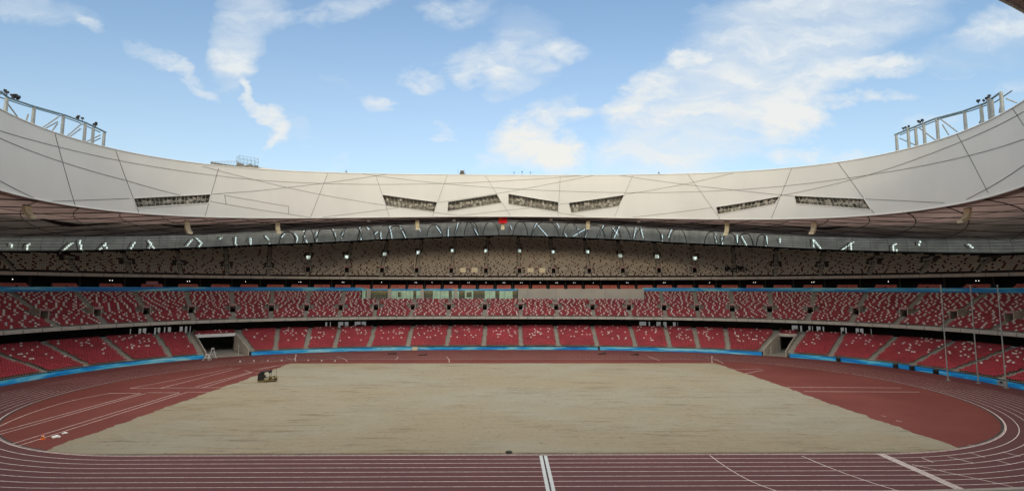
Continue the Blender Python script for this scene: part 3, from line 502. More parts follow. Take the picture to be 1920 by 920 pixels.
def wallpts(seg, dn):
    out = []
    for a, b in zip(seg[:-1], seg[1:]):
        n_ = max(2, int(math.dist(a, b)/1.0))
        out += [(a[0]+(b[0]-a[0])*i/n_, a[1]+(b[1]-a[1])*i/n_) for i in range(n_)]
    out.append(seg[-1]); r_ = []
    for s, z in out:
        v = max(0, min(1, (z-(ztop(s)-.5))/(hwall(s)+.5))); r_.append(P3(s, float(offtop(s))+1.5-dn-max(0, v-.55)**2*6, z))
    return r_
for a in D['ARCHES']:
    a2 = smoothpts([tuple(q) for q in a], 2); MB().path(wallpts(a2, .3), .17, 5).build('arched_rib', 'beam', wall)
for sg in D['SLITS']:
    if len(sg) < 2: continue
    sg = [tuple(q) for q in sg]; sh = [(s+.5, z) for s, z in sg]
    MB().path(wallpts(sh, .25), .13, 5).build('steel_strut', 'beam', wall)
# ------------------------------------------------------------------ roof
def zring(th): return 38.45-3.35*math.cos(2*th)+2.2*max(0., min(1., (-math.sin(th)-.35)/.35))
HF = 13.6
th_s = np.linspace(-math.radians(70), PI+math.radians(70), 1500)
NV = 56; P = np.array([[(88*math.cos(t), 62*math.sin(t), zring(t)+HF*v) for v in np.linspace(0, 1, NV)] for t in th_s])
keep = np.ones((len(th_s)-1, NV-1), bool)
for pn in D['PANELS']:
    poly = [(a, z) for a, z in pn]; amin, amax = min(a for a, _ in poly), max(a for a, _ in poly)
    for i in np.where((th_s > amin-.01) & (th_s < amax+.01))[0]:
        tc_ = (th_s[i]+th_s[i+1])/2
        for j in range(NV-1):
            zc = zring(tc_)+HF*(j+.5)/(NV-1); ins = False
            for (x1, y1), (x2, y2) in zip(poly, poly[1:]+poly[:1]):
                if (x1 > tc_) != (x2 > tc_) and zc < (y2-y1)*(tc_-x1)/(x2-x1)+y1: ins = not ins
            if ins: keep[i, j] = False
roof = empty('stadium_roof', (0, 0, 0)); tag(roof, 'white clad ring roof with an open oval centre above all the stands', 'roof')
mb = MB(); mb.grid(P, keep); fas = mb.build('fascia', 'fascia', roof)
th_n = np.linspace(PI+math.radians(70), 2*PI-math.radians(70), 60)
mb = MB(); mb.grid(np.array([[(88*math.cos(t), 62*math.sin(t), zring(t)+HF*v) for v in (0, 1)] for t in th_n])); mb.build('fascia', 'fascia', roof)
# inside face of the ring truss, 2.6 m behind the cladding
th_a = np.linspace(0, 2*PI, 241)
mb = MB(); mb.grid(np.array([[(90.6*math.cos(t), 64.6*math.sin(t), zring(t)+HF*v) for v in (0, .5, 1)] for t in th_a]), flip=True); mb.build('truss_lining', 'truss_inner', roof)
def tn(t): v = Vector((math.cos(t)/88, math.sin(t)/62, 0)).normalized(); return v
def RP(t, z, o=0.): n_ = tn(t); return Vector((88*math.cos(t), 62*math.sin(t), z))+n_*o
def rseg(pts, off, step=.012):
    out = []
    for (a, za), (b, zb) in zip(pts[:-1], pts[1:]):
        n_ = max(1, int(abs(b-a)/step)); out += [RP(a+(b-a)*i/n_, za+(zb-za)*i/n_, off) for i in range(n_)]
    out.append(RP(*pts[-1], off)); return out
mb = MB()
for sm_ in D['SEAMS']:
    pts = [(a, max(zring(a)+.02, min(zring(a)+HF-.02, z))) for a, z in sm_]
    if len(pts) > 2:
        # smooth in between
        pts = smoothpts([tuple(q) for q in pts], 2) if len(sm_) > 4 else pts
    mb.path(rseg(pts, -.03), .045, 4)
mb.build('cladding_seam', 'seam', fas)
mb = MB(); mb.path([RP(t, zring(t)-.05, -.02) for t in th_s[::6]], .16, 6); mb.path([RP(t, zring(t)+HF, 0) for t in th_s[::6]], .14, 6); mb.build('edge_trim', 'fascia', fas)
for pn in D['PANELS']:
    mbf = MB(); q = [tuple(x) for x in pn]
    mbf.path(rseg(q+[q[0]], -.02), .11, 5)
    p00, p10, p11, p01 = [Vector((a, z)) for a, z in q]      # corners top-left, top-right, bottom-right, bottom-left
    W_ = abs(p10.x-p00.x)*80; nb = max(8, int(W_/1.1)); lerp = lambda a, b, k: a+(b-a)*k
    fr_o = None; mbb = MB()
    for i in range(1, nb):
        k = i/nb; a, b = lerp(p00, p10, k), lerp(p01, p11, k)
        mbb.tube(RP(a.x, a.y, .35), RP(b.x, b.y, .35), .055, 4)
        m1, m2 = lerp(a, b, .55), lerp(lerp(p00, p10, (i+1)/nb), lerp(p01, p11, (i+1)/nb), .55 if i % 2 else .8)
        mbb.tube(RP(m1.x, m1.y, .4), RP(m2.x, m2.y, .4), .05, 4)
        if i % 3 == 0:
            m3 = lerp(lerp(p00, p10, min(1, (i+1.6)/nb)), lerp(p01, p11, min(1, (i+1.6)/nb)), .1 if i % 2 else .95)
            mbb.tube(RP(b.x, b.y, 1.2), RP(m3.x, m3.y, 1.0), .09, 4)
    for v in (.5, .9): a, b = lerp(p00, p01, v), lerp(p10, p11, v); mbb.path(rseg([(a.x, a.y), (b.x, b.y)], .45), .05, 4)
    fo = mbf.build('maintenance_window', 'fascia', fas); mbb.build('steel_lattice', 'lattice', fo)
    mbl = MB()
    for i in range(int(nb*1.3)):
        k = random.uniform(.05, .95); v = random.uniform(.2, .75); c_ = lerp(lerp(p00, p10, k), lerp(p01, p11, k), v); o_ = random.uniform(.6, 1.6)
        a_ = RP(c_.x, c_.y, o_); b_ = a_-tn(c_.x)*.4+Vector((0, 0, -.2)); mbl.tube(a_, b_, .30, 8, .38)
    mbl.build('floodlight', 'parapet', fo)
# soffit and top of the roof
def soff(t, u):
    """ring angle t, u 0 at the opening 1 at the back wall"""
    # matching arc length on the bowl curve
    s = float(np.interp(t % (2*PI), _t, _S)); ot = float(offtop(s))+(0.5 if True else 0)
    o_, _ = cv(s, ot); zo = ztop(s)+hwall(s)
    zi = zring(t)-.05; e = (88*math.cos(t)+.0, 62*math.sin(t))
    x, y = e[0]+(o_[0]-e[0])*u, e[1]+(o_[1]-e[1])*u
    return (x, y, zi+(zo-zi)*u+.6*math.sin(PI*u))
ts = np.linspace(0, 2*PI, 361)
SP = np.array([[soff(t, u) for u in np.linspace(0, 1.0, 13)] for t in ts])
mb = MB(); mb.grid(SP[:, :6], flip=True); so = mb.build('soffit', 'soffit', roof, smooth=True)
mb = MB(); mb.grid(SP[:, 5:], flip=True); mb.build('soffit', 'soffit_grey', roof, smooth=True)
TP = np.array([[(88*math.cos(t)*k, 62*math.sin(t)*k, zring(t)+HF-.02-(k-1)*3) for k in (1.0, 1.15, 1.32, 1.5, 1.8)] for t in ts])
mb = MB(); mb.grid(TP[:, :3]); mb.build('roof_covering', 'roof', roof); mb = MB(); mb.grid(TP[:, 2:]); mb.build('roof_covering', 'steel', roof)
# crossing trusses showing through under the soffit
for i in range(0, 48):
    t0 = 2*PI*i/48+.03
    if not (t0 < PI+.45 or t0 > 2*PI-.45): continue
    for dt in (.34, -.42):
        mb = MB(); pts = []
        for k in range(9):
            u = k/8; x, y, z = soff(t0+dt*u, u*.97); pts.append((x, y, z-.16))
        mb.path(pts, .11 if dt > 0 else .08, 5); mb.build('truss_beam', 'beam', so)
mb = MB()
for u in (.28, .5, .72, .9): mb.path([tuple(Vector(soff(t, u))-Vector((0, 0, .1))) for t in ts[::2]], .07, 4)
mb.build('purlin', 'beam', so)
# dark slots in the soffit
for tlist in ([2.66, 2.56, 2.46], [2.33, 2.25, 2.17], [1.96, 1.88, 1.82], [.48, .58, .68], [.81, .90, .98], [1.14, 1.2, 1.27], [2.95, 2.83, 2.76]):
    pts = [(tlist[0], .42), (tlist[1], .60), (tlist[2], .42)]; mb = MB()
    for (a, ua), (b, ub) in zip(pts[:-1], pts[1:]):
        n_ = 6; q1 = [Vector(soff(a+(b-a)*k/n_, ua+(ub-ua)*k/n_))-Vector((0, 0, .22)) for k in range(n_+1)]
        w_ = [.03+.10*(1-abs(2*(k/n_)-1)*.2)*(k/n_ if (a, ua) == pts[0] else 1-k/n_) for k in range(n_+1)]
        q2 = [Vector(soff(a+(b-a)*k/n_, ua+(ub-ua)*k/n_-w_[k]))-Vector((0, 0, .22)) for k in range(n_+1)]
        mb.add(q1+q2, [(k, k+1, n_+2+k, n_+1+k) for k in range(n_)])
    mb.build('dark_slot', 'dark', so)

# ------------------------------------------------------------------ seats
VISA, VISB = FAR
def seat_positions(off, aisles, vom=None, zone=None, pitch=.5, ahw=.72):
    s = np.arange(VISA, VISB, .25); p, n_ = cv(s, np.full(len(s), off)); L = np.r_[0, np.cumsum(np.linalg.norm(np.diff(p, axis=0), axis=1))]
    l = np.arange(0, L[-1], pitch); sp_ = np.interp(l, L, s)
    al = np.interp(np.array(sorted(aisles)), s, L)
    dist = np.min(abs(l[:, None]-al[None]), axis=1) if len(al) else np.full(len(l), 99.)
    k = dist > ahw
    if vom is not None:
        vl = np.interp(np.array(sorted(vom[0])), s, L); dv = np.min(abs(l[:, None]-vl[None]), axis=1)
        if vom[1] < off < vom[2]: k &= dv > vom[3]
    if zone is not None:
        for (a, b, oa, ob) in zone:
            if oa <= off <= ob: k &= ~((sp_ > a) & (sp_ < b))
    return sp_[k], (l[k]), al
def extend(lst, lo, hi, step):
    l = sorted(lst)
    while l[0]-step > lo: l.insert(0, l[0]-step)
    while l[-1]+step < hi: l.append(l[-1]+step)
    return l
AL = extend(D['AISLE_LO'], VISA, VISB, 9.); AM = extend(VM, VISA, VISB, 8.6)
AU = extend(sorted(VU1+[v[0] for v in VU2 if v[0] > 190 or v[0] < 52]+[57.9, 195.]) , VISA, VISB, 7.)
AU = sorted(AU); AU = [a for i, a in enumerate(AU) if i == 0 or a-AU[i-1] > 4]
SCR = [0]
def scatter(n, g):       # one seat picked out of every g on average, spread evenly over the rows
    SCR[0] += 1; pos = np.arange(-1, n/g+1)*g+((SCR[0] % 2)*.5+rng.random()*.2)*g+(rng.random(int(len(np.arange(-1, n/g+1))))-.5)*g*.42
    out = np.zeros(n, int); k = np.clip(pos.astype(int), 0, n-1); out[k] = 1; return out
seats = []    # (s, off, z, kind)
for r in range(RL-1):
    o = 1.0+r*TR+.45
    z_ = zlo(1.0+r*TR)
    ALr = [a for a in AL if not any(min(g)-1.2 < a < max(g)+1.2 for g in GW)]
    sp_, l, al = seat_positions(o, ALr, zone=[(gws(g, o)[0]-1.75, gws(g, o)[1]+1.75, 0, OH) for g in GW]+[(gws(g, o)[k]-.85+dd, gws(g, o)[k]+.85+dd, OH, 99) for g in GW for k, dd in ((0, -.95), (1, .95))])
    v = r/(RL-2)
    # whites gather high up and towards the middle of each block
    ai = np.searchsorted(al, l); la = al[np.clip(ai-1, 0, len(al)-1)]; lb = al[np.clip(ai, 0, len(al)-1)]
    mid = 1-abs((l-(la+lb)/2)/np.maximum((lb-la)/2, 1e-3)); pw = .085*np.clip((v-.2)/.25, 0, 1)*np.clip(mid*1.9, .12, 1)
    kd = (rng.random(len(l)) < pw).astype(int)
    if 0: pass
    seats.append(np.stack([sp_, np.full(len(l), o), np.full(len(l), z_), kd, np.zeros(len(l))], -1))
for r in range(RM-1):
    o = 13.9+r*TR+.45; z_ = zmid(13.9+r*TR)
    sp_, l, al = seat_positions(o, AM, vom=(VM, 13.9+5.6*1.0, 13.9+11*TR, 2.1), zone=[(BX0-.3, BX1+.3, 13.9+16.3*TR, 99)])
    v = r/(RM-2); kd = scatter(len(l), 5.2-2.4*v)
    seats.append(np.stack([sp_, np.full(len(l), o), np.full(len(l), z_), kd, np.ones(len(l))], -1))
vup2 = [v[0] for v in VU2 if v[0] > 60 and v[0] < 190]
for r in range(RU-1):
    o = 31.9+r*TR+.45; z_ = zup(31.9+r*TR)
    sp_, l, al = seat_positions(o, AU, vom=(VU1, 31.9+1.9, 31.9+7.2*TR, 1.9))
    k = (o < offtop(sp_)-.9)
    for s_, oo in VU2: k &= ~((abs(sp_-s_) < 1.1) & (o > oo-.3) & (o < oo+3.0))
    v = r/(RU-2); kd = np.where(scatter(len(l), 4.5+9*min(1, v*2.2)) == 1, 3, 2)
    seats.append(np.stack([sp_, np.full(len(l), o), np.full(len(l), z_), kd, np.full(len(l), 2)], -1)[k])
SEATS = np.concatenate(seats)
px_, nx_ = cv(SEATS[:, 0], SEATS[:, 1]); SX, SY, SZ = px_[:, 0], px_[:, 1], SEATS[:, 2]
# camera test for the ones that show largest
dv = np.stack([SX-camx, SY-camy, SZ-camz], -1); zc = dv @ np.array(fw); xc = dv @ np.array(r2)/zc*f_
vis = (abs(xc) < 955); dist = np.where(vis & (SEATS[:, 4] < 2), zc, 1e9)
dist = np.where((SEATS[:, 4] == 0) & (SEATS[:, 1] > 12), 1e9, dist)
near_idx = np.argsort(dist)[:300]
rest = np.ones(len(SEATS), bool); rest[near_idx] = False
# one seat, local +Y outward (away from the field), X along the row
def boxv(c, d, rx=0):
    mb = MB(); mb.box(c, d, 0, rx); return np.array(mb.v), np.array(mb.f)
bv, bf = boxv((0, .17, .56), (.43, .05, .27), math.radians(-12)); pv, pf = boxv((0, -.03, .40), (.41, .34, .05), math.radians(4))
sv, sf = boxv((0, .10, .20), (.08, .06, .36))
def big_mesh(name, idx, kinds, mats_):
    tv = np.concatenate([bv, pv]); tf = np.concatenate([bf, pf+8]); nV, nF = len(tv), len(tf)
    n_ = len(idx); ax = nx_[idx]; x = SX[idx][:, None]; y = SY[idx][:, None]; z = SZ[idx][:, None]
    # local X axis = clockwise tangent (ny,-nx), local Y = outward normal
    V = np.empty((n_, nV, 3)); V[..., 0] = x+tv[None, :, 0]*ax[:, 1:2]+tv[None, :, 1]*ax[:, 0:1]; V[..., 1] = y-tv[None, :, 0]*ax[:, 0:1]+tv[None, :, 1]*ax[:, 1:2]; V[..., 2] = z+tv[None, :, 2]
    F = (tf[None]+(np.arange(n_)*nV)[:, None, None]).reshape(-1, 4)
    me = bpy.data.meshes.new(name); me.vertices.add(n_*nV); me.vertices.foreach_set('co', V.ravel())
    me.loops.add(F.size); me.loops.foreach_set('vertex_index', F.ravel().astype(np.int32)); me.polygons.add(len(F))
    me.polygons.foreach_set('loop_start', np.arange(0, F.size, 4, dtype=np.int32)); me.polygons.foreach_set('loop_total', np.full(len(F), 4, np.int32))
    for m_ in mats_: me.materials.append(MATS[m_])
    me.polygons.foreach_set('material_index', np.repeat(kinds, nF).astype(np.int32)); me.update(calc_edges=True); me.validate()
    return link(bpy.data.objects.new(name, me))
ri = np.where(rest)[0]
o = big_mesh('stadium_seats', ri, SEATS[ri, 3].astype(int), ['red_seat', 'white_seat', 'tan_seat', 'dark_red_seat'])
tag(o, 'tens of thousands of red and pale plastic seats filling all three rings', 'seats', kind='stuff')
mbk = MB(); mbk.add(bv, [tuple(map(int, f)) for f in bf]); mpn = MB(); mpn.add(pv, [tuple(map(int, f)) for f in pf]); mlg = MB(); mlg.add(sv, [tuple(map(int, f)) for f in sf])
protos = {}
for kn, mn in ((0, 'red_seat'), (1, 'white_seat')):
    ms = []
    for nm, q, mm in (('backrest', mbk, mn), ('seat_pan', mpn, mn), ('bracket', mlg, 'dark_inside')):
        me = bpy.data.meshes.new(nm); me.from_pydata(q.v, [], q.f); me.materials.append(MATS[mm]); ms.append((nm, me))
    protos[kn] = ms
TN = {0: 'lower ring', 1: 'middle ring'}
for i in near_idx:
    kn = int(SEATS[i, 3]); right = SX[i] > 0
    e = empty('stadium_chair', (SX[i], SY[i], SZ[i]), math.atan2(-nx_[i][0], nx_[i][1]))
    side = 'right' if right else 'left'
    cn = 'white' if kn else 'red'; tn_ = TN[int(SEATS[i, 4])]
    tag(e, f'{cn} tip-up seat in the {tn_}, at the {side} photo edge', 'chair', f'{cn} seats in the {tn_} at the {side} edge')
    for nm, me in protos[kn]:
        c = link(bpy.data.objects.new(nm, me)); c.parent = e

# ------------------------------------------------------------------ stairs in the aisles
def stair(parent, s, oa, ob, zf, o0, wd=1.15, skip=None):
    if skip and oa < skip[0] < ob:
        stair(parent, s, oa, skip[0], zf, o0, wd); return stair(parent, s, skip[1], ob, zf, o0, wd)
    mb = MB(); r = 0; o_ = oa
    k0 = int(round((oa-o0)/TR)); k1 = int(round((ob-o0)/TR)); rz = fr(s)
    for k in range(k0, k1):
        o1 = o0+k*TR
        if skip and skip[0] <= o1 < skip[1]: continue
        z0 = zf(o1); rise = zf(o1+TR)-z0
        mb.box(P3(s, o1+TR*.25, z0+.01), (wd, TR*.5, .03), rz)
        mb.box(P3(s, o1+TR*.75, z0+rise*.25+.01), (wd, TR*.5, rise*.5+.02), rz)
    return mb.build('aisle_stairs', 'parapet' if parent is upper else 'stair', parent) if mb.v else None
for s in AL:
    if any(min(g)-1.2 < s < max(g)+1.2 for g in GW): continue
    stair(lower, s, 1.0, 1.0+(RL-1)*TR, zlo, 1.0)
for g in GW:
    for k, dd in ((0, -.95), (1, .95)):
        mb = MB()
        for r in range(RL-1):
            o1 = 1.0+r*TR; s = gws(g, o1+.4)[k]+dd; z0 = zlo(o1); rise = zlo(o1+TR)-z0
            mb.box(P3(s, o1+TR*.25, z0+.01), (1.25, TR*.5, .03), fr(s)).box(P3(s, o1+TR*.75, z0+rise*.25+.01), (1.25, TR*.5, rise*.5+.02), fr(s))
        mb.build('aisle_stairs', 'stair', lower)
for s in AM:
    inb = BX0 < s < BX1
    stair(middle, s, 13.9, 13.9+(17 if inb else RM-1)*TR, zmid, 13.9, skip=(13.9+6*TR, 13.9+11*TR) if s in VM else None)
    if s in VM:
        for dx_ in (-1, 1):
            stair(middle, s+dx_*1.32, 13.9+6*TR, 13.9+11*TR, zmid, 13.9, .85)
for s in VU1:
    for dx_ in (-1, 1): stair(upper, s+dx_*1.12, 31.9+3*TR, 31.9+7*TR, zup, 31.9, .8)
for s in AU:
    top_ = float(offtop(s)); skip = (31.9+3*TR, 31.9+7*TR) if s in VU1 else None
    n_ = int((top_-31.9)/TR); s2 = [v for v in VU2 if abs(v[0]-s) < 1.5]
    mbs = stair(upper, s, 31.9, 31.9+(n_-1)*TR, zup, 31.9, 1.0, skip)
# minor dividing lines in the bends of the lower and middle rings
# entrances cut into the stands
def entrance(parent, s, o, z, w_=1.7, h=2.0, head='pink', inside='dark', dep=2.6, open_=False):
    e = MB(); rz = fr(s)
    for sx in (-1, 1):
        c = Vector(P3(s, o+dep/2, z+h*.5)); off = Matrix.Rotation(rz, 3, 'Z') @ Vector((sx*(w_/2+.08), 0, 0)); e.box(c+off, (.14, dep, h), rz)
    e.box(P3(s, o+dep/2, z+h+.07), (w_+.3, dep, .14), rz)
    eo = e.build('entrance', 'parapet' if not open_ else 'stair', parent)
    if head: MB().box(P3(s, o-.06, z+h-.12), (w_*.85, .06, .42), rz).build('sign_panel', head, eo)
    if not open_: MB().box(P3(s, o+dep-.1, z+h/2-.02), (w_+.02, .08, h), rz).build('doorway', inside, eo); MB().box(P3(s, o+dep/2, z-.02), (w_, dep-.2, .05), rz).build('landing', inside, eo)
    return eo
for s in VM: entrance(middle, s, 13.9+6.4*TR, zmid(13.9+6*TR), 1.55, 2.15, dep=4.2)
for s in VU1: entrance(upper, s, 31.9+3.4*TR, zup(31.9+3*TR), 1.5, 2.0, dep=2.8)
for s, oo in VU2:
    bright = 60 < s < 190; o1 = 31.9+int((oo-31.9)/TR)*TR
    entrance(upper, s, o1-.1, zup(o1-TR), 1.45, 1.75, head=None if bright else 'steel', dep=1.6, open_=bright)
# pale screens beside two of the top entrances
for px2 in ((VU1[4]+VU1[5])/2, (VU1[6]+VU1[7])/2):
    entrance(upper, px2, 31.9+3.4*TR, zup(31.9+3*TR), 1.2, 2.0, dep=2.8)
    for dx_ in (-2.0, 2.0): MB().box(P3(px2+dx_, 31.9+3.3*TR, zup(31.9+3*TR)+.95), (2.3, .12, 1.7), fr(px2)).build('screen_panel', 'beige_box', upper)

# ------------------------------------------------------------------ gateways in the lower stand
def gateway(G_, name, label, hdr):
    a, b, a9, b9 = G_
    g = empty(name, P3((a+b)/2, 0, 0)); loc = Vector(g.location); g.rotation_euler = (0, 0, 0)
    tag(g, label, 'gateway')
    def part(mb, nm, m_, par=None):
        mb.v = [tuple(Vector(v)-loc) for v in mb.v]; return mb.build(nm, m_, par or g)
    ztopg = zlo(1.0+15*TR)+.2
    for s_, s9 in ((a, a9), (b, b9)):
        mb = MB(); N_ = 16; pr = []; sl_ = lambda o_: s_+(s9-s_)*max(0, min(1, (o_-.4)/(OH-.4)))
        for k in range(N_+1):
            o_ = .3+k*(1.0+16*TR-.3)/N_; pr.append((o_, max(.95, min(ztopg+.9, zlo(o_)+.75))))
        front = [P3(sl_(o_)-(.18 if s_ == a else -.18), o_, 0) for o_, _ in pr]; inn = [P3(sl_(o_), o_, 0) for o_, _ in pr]
        top1 = [(x, y, z) for (x, y, _), (_, z) in zip(front, pr)]; top2 = [(x, y, z) for (x, y, _), (_, z) in zip(inn, pr)]
        V = front+inn+top1+top2; n1 = len(pr); F = []
        for k in range(n1-1):
            F += [(n1+k, n1+k+1, 3*n1+k+1, 3*n1+k), (k, 2*n1+k, 2*n1+k+1, k+1), (2*n1+k, 3*n1+k, 3*n1+k+1, 2*n1+k+1)]
        F += [(0, n1, 3*n1, 2*n1)]
        mb.add(V, F); part(mb, 'side_wall', 'parapet')
        mb = MB(); mb.add([P3(s9, 1.0+16*TR, 0), P3(s9, 24, 0), P3(s9, 24, 6.5), P3(s9, 1.0+16*TR, 6.5)], [(0, 1, 2, 3)]); part(mb, 'tunnel_wall', 'concrete')
    n_ = 8; S_ = np.linspace(a9-.15, b9+.15, n_)
    mb = MB(); mb.grid(np.array([[P3(s_, 13.2, ztopg-.1), P3(s_, 13.2, ztopg+.75), P3(s_, 14.0, ztopg+.75), P3(s_, 14.0, ztopg-.1), P3(s_, 13.2, ztopg-.1)] for s_ in S_])); part(mb, 'header_beam', hdr)
    mb = MB(); mb.grid(np.array([[P3(s_, 14, ztopg-.12), P3(s_, 24, ztopg-.12)] for s_ in S_])); part(mb, 'tunnel_ceiling', 'dark_inside')
    mb = MB(); mb.grid(np.array([[P3(s_, 24, 0), P3(s_, 24, ztopg)] for s_ in S_])); part(mb, 'tunnel_end', 'dark_inside')
    mb = MB(); mb.grid(np.array([[P3(gws(G_, .4)[0]+(gws(G_, .4)[1]-gws(G_, .4)[0])*k_/7, .2, .02), P3(S_[k_], OH, .02), P3(S_[k_], 24, .02)] for k_ in range(8)])); part(mb, 'ramp_floor', 'concrete')
    return g
gl = gateway(GW[0], 'stadium_gateway', 'wide vehicle gateway with white header beam at the left bend', 'white')
gr = gateway(GW[1], 'stadium_gateway', 'narrow gateway with concrete walls at the right bend', 'parapet')
def barrier(s, o, w_, label, group=None, m_='steel'):
    e = empty('crowd_barrier', P3(s, o, 0), fr(s)); tag(e, label, 'barrier', group)
    f = MB(); 
    for z in (.25, 1.05): f.tube((-w_/2, 0, z), (w_/2, 0, z), .025)
    for x in (-w_/2, w_/2): f.tube((x, 0, .05), (x, 0, 1.05), .025)
    f.build('frame', m_, e); b = MB()
    for i in range(1, int(w_/.14)): b.tube((-w_/2+i*.14, 0, .25), (-w_/2+i*.14, 0, 1.05), .010, 4)
    b.build('bars', m_, e); t_ = MB()
    for x in (-w_/2+.25, w_/2-.25): t_.tube((x, -.25, .02), (x, .25, .02), .02)
    t_.build('feet', m_, e)
a, b = TUN[0][0], TUN[0][1]
for k in range(3): barrier(a+3.4+k*1.8, 7.5+.3*k, 2.0, 'grey steel crowd barrier standing inside the wide left gateway', 'barriers in the left gateway')
MB_ = None
e = empty('gate_post', P3(a+2.2, 4.5, 0)); tag(e, 'thin white goal-like post frame inside the left gateway', 'post')
MB().tube((0, 0, 0), (0, 0, 2.6), .05).tube((0, 0, 2.6), (-.9, 0, 2.75), .04).build('post', 'white', e); MB().box((0, 0, .04), (.4, .4, .08)).build('foot', 'steel', e)
a2, b2 = TUN[1][0], TUN[1][1]
for k in range(2): barrier(a2+.9+k*1.5, 7.0, 1.4, 'grey steel crowd barrier standing inside the narrow right gateway', 'barriers in the right gateway')
e = empty('gate_post', P3(b2-1.5, 3.5, 0)); tag(e, 'thin white post at the mouth of the right gateway', 'post')
MB().tube((0, 0, 0), (0, 0, 2.3), .05).build('post', 'white', e); MB().box((0, 0, .04), (.4, .4, .08)).build('foot', 'steel', e)

# ------------------------------------------------------------------ boards
gp = sorted(D['GAPS'])
def board(s0, s1, label, off=-.05, z0=.04, z1=1.02, m_='board', group=None, name='perimeter_board', cat='advertising board'):
    o = band(name, s0, s1, off, z0, off, z1, m_, thick=.1, uv=True, label=label, cat=cat, group=group)
    mb = MB()
    for s in np.linspace(s0, s1, max(2, int((s1-s0)/6)+1)): mb.box(P3(s, off+.45, (z0+z1)/2), (.08, .8, .08), fr(s)).box(P3(s, off+.13, (z0+z1)/2), (.06, .06, z1-z0), fr(s))
    mb.build('support', 'steel', o); return o
cut0 = TUN[1][1]+.6; cut1 = TUN[1][0]-.6
rights = [x for x in gp if x < 44]
edges = [FAR[0]]+rights+[cut1]
names = ['blue patterned board nearest the camera on the right bend, right of the grey box', 'blue board on the right bend just left of the grey box', 'short blue board piece between the two rightmost dark gaps', 'short blue board piece in the middle of the right bend gaps', 'blue board on the right bend left of the first dark gap', 'blue board beside the narrow right gateway']
for i in range(len(edges)-1): board(edges[i]+.4, edges[i+1]-.4, names[min(i, 5)])
s_mid = D['GAPS'][-1]
far = [cut0, 97.5, s_mid-1.1]
board(cut0, 97.3, 'blue board section along the far bend just left of the right gateway'); board(97.9, s_mid-.9, 'thin blue board section along the middle of the far straight', z1=.86)
board(s_mid-.8, s_mid+.8, 'short beige board between two blue ones on the far straight', m_='beige_box')
board(s_mid+.9, TUN[0][0]-.8, 'blue board section along the far straight from the beige piece to the left gateway'); board(TUN[0][1]+.5, FAR[1], 'long blue board sweeping round the left bend to the photo edge')
# dark boxes in the gaps of the right-hand boards
for i, s in enumerate(rights):
    e = empty('field_box', P3(s, -.25, 0), fr(s)); big = i == 0
    tag(e, 'grey and black equipment box standing in the widest gap of the right boards' if big else ['', 'small dark box filling the second gap from the photo edge in the right boards', 'small dark box filling the third gap from the photo edge in the right boards', 'small dark box filling the fourth gap from the photo edge in the right boards', 'small dark box in the gap nearest the narrow gateway'][min(i, 4)], 'box')
    MB().box((0, 0, .5), (.9 if not big else 1.5, .5, .95)).build('case', 'black_metal' if not big else 'steel', e, bevel=.04)
    MB().box((0, -.28, .72), (.5, .04, .3)).build('lid', 'black_metal', e); MB().tube((-.3, 0, 1.0), (.3, 0, 1.0), .03).build('handle', 'steel', e)
# ribbon board above the middle seats
zr = zmid(13.9+(RM-1)*TR)
board(FAR[0], BX0, 'blue ribbon board above the middle ring on the right side', off=33.5, z0=17.65, z1=18.85, name='ribbon_board')
board(BX1, FAR[1], 'blue ribbon board above the middle ring on the left side', off=33.5, z0=17.65, z1=18.85, name='ribbon_board')
# ------------------------------------------------------------------ hospitality front in the middle ring
hosp = empty('hospitality_boxes', (0, 0, 0)); tag(hosp, 'row of green glazed hospitality boxes set into the middle ring left of the beige wall', 'glazed boxes')
Z0, Z1 = zmid(13.9+17*TR)-.35, 17.75
OB = 27.6
bxs = D['BOXES']; i0 = bxs[0][0]; i1 = bxs[-1][1]
for sA, sB, kd in bxs:
    a, b = min(sA, sB), max(sA, sB)
    if kd == 'column': band('column', a, b, OB, Z0, OB, Z1+.6, 'wallpanel', hosp, thick=.5, step=.8)
    elif kd == 'glass': band('glass_pane', a+.03, b-.03, OB+.15, Z0+.15, OB+.15, Z1-.05, 'glass_green', hosp, thick=.06, step=.8); 
    elif kd == 'win': 
        gq = band('glass_pane', a+.03, b-.03, OB+.15, Z0+.15, OB+.15, Z1-.05, 'glass_green', hosp, thick=.06, step=.8); band('dark_window', a+(b-a)*.2, b-(b-a)*.2, OB+.08, Z0+.9, OB+.08, Z1-.5, 'glass_dark', gq, thick=.04, step=.8)
    else:
        band('dark_opening', a, b, OB+1.2, Z0, OB+1.2, Z1, 'glass_dark', hosp, thick=.06, step=.8)
        mb = MB(); n_ = max(2, int((b-a)/.7))
        for k in range(n_+1): s = a+(b-a)*k/n_; mb.tube(P3(s, OB, Z0), P3(s, OB, Z0+1.0), .035, 4)
        for z in (Z0+.5, Z0+1.0): mb.path([P3(a+(b-a)*k/4, OB, z) for k in range(5)], .035, 4)
        mb.build('railing', 'parapet', hosp)
band('box_floor', BX0, BX1, OB-.2, Z0-.1, 34.0, Z0-.1, 'concrete', hosp, thick=.02)
band('box_ceiling', BX0, BX1, OB+.1, Z1+.02, 34.0, Z1+.12, 'dark_inside', hosp, thick=.02)
band('back_wall', BX0, BX1, OB+2.4, Z0-.1, OB+2.4, Z1, 'dark', hosp, thick=.1)
cols = [(min(a, b), max(a, b)) for a, b, k in bxs if k == 'column']
segs = []; cur = i1
lo_ = min(i0, i1); hi_ = max(i0, i1)
cuts = sorted(cols); x = lo_
for a, b in cuts: segs.append((x, a)); x = b
segs.append((x, hi_))
for k, (a, b) in enumerate(segs):
    if b-a > .3: band('blue_banner', a, b, OB-.1, Z1, OB-.1, Z1+.58, 'board', hosp, thick=.06, uv=True, step=.8)
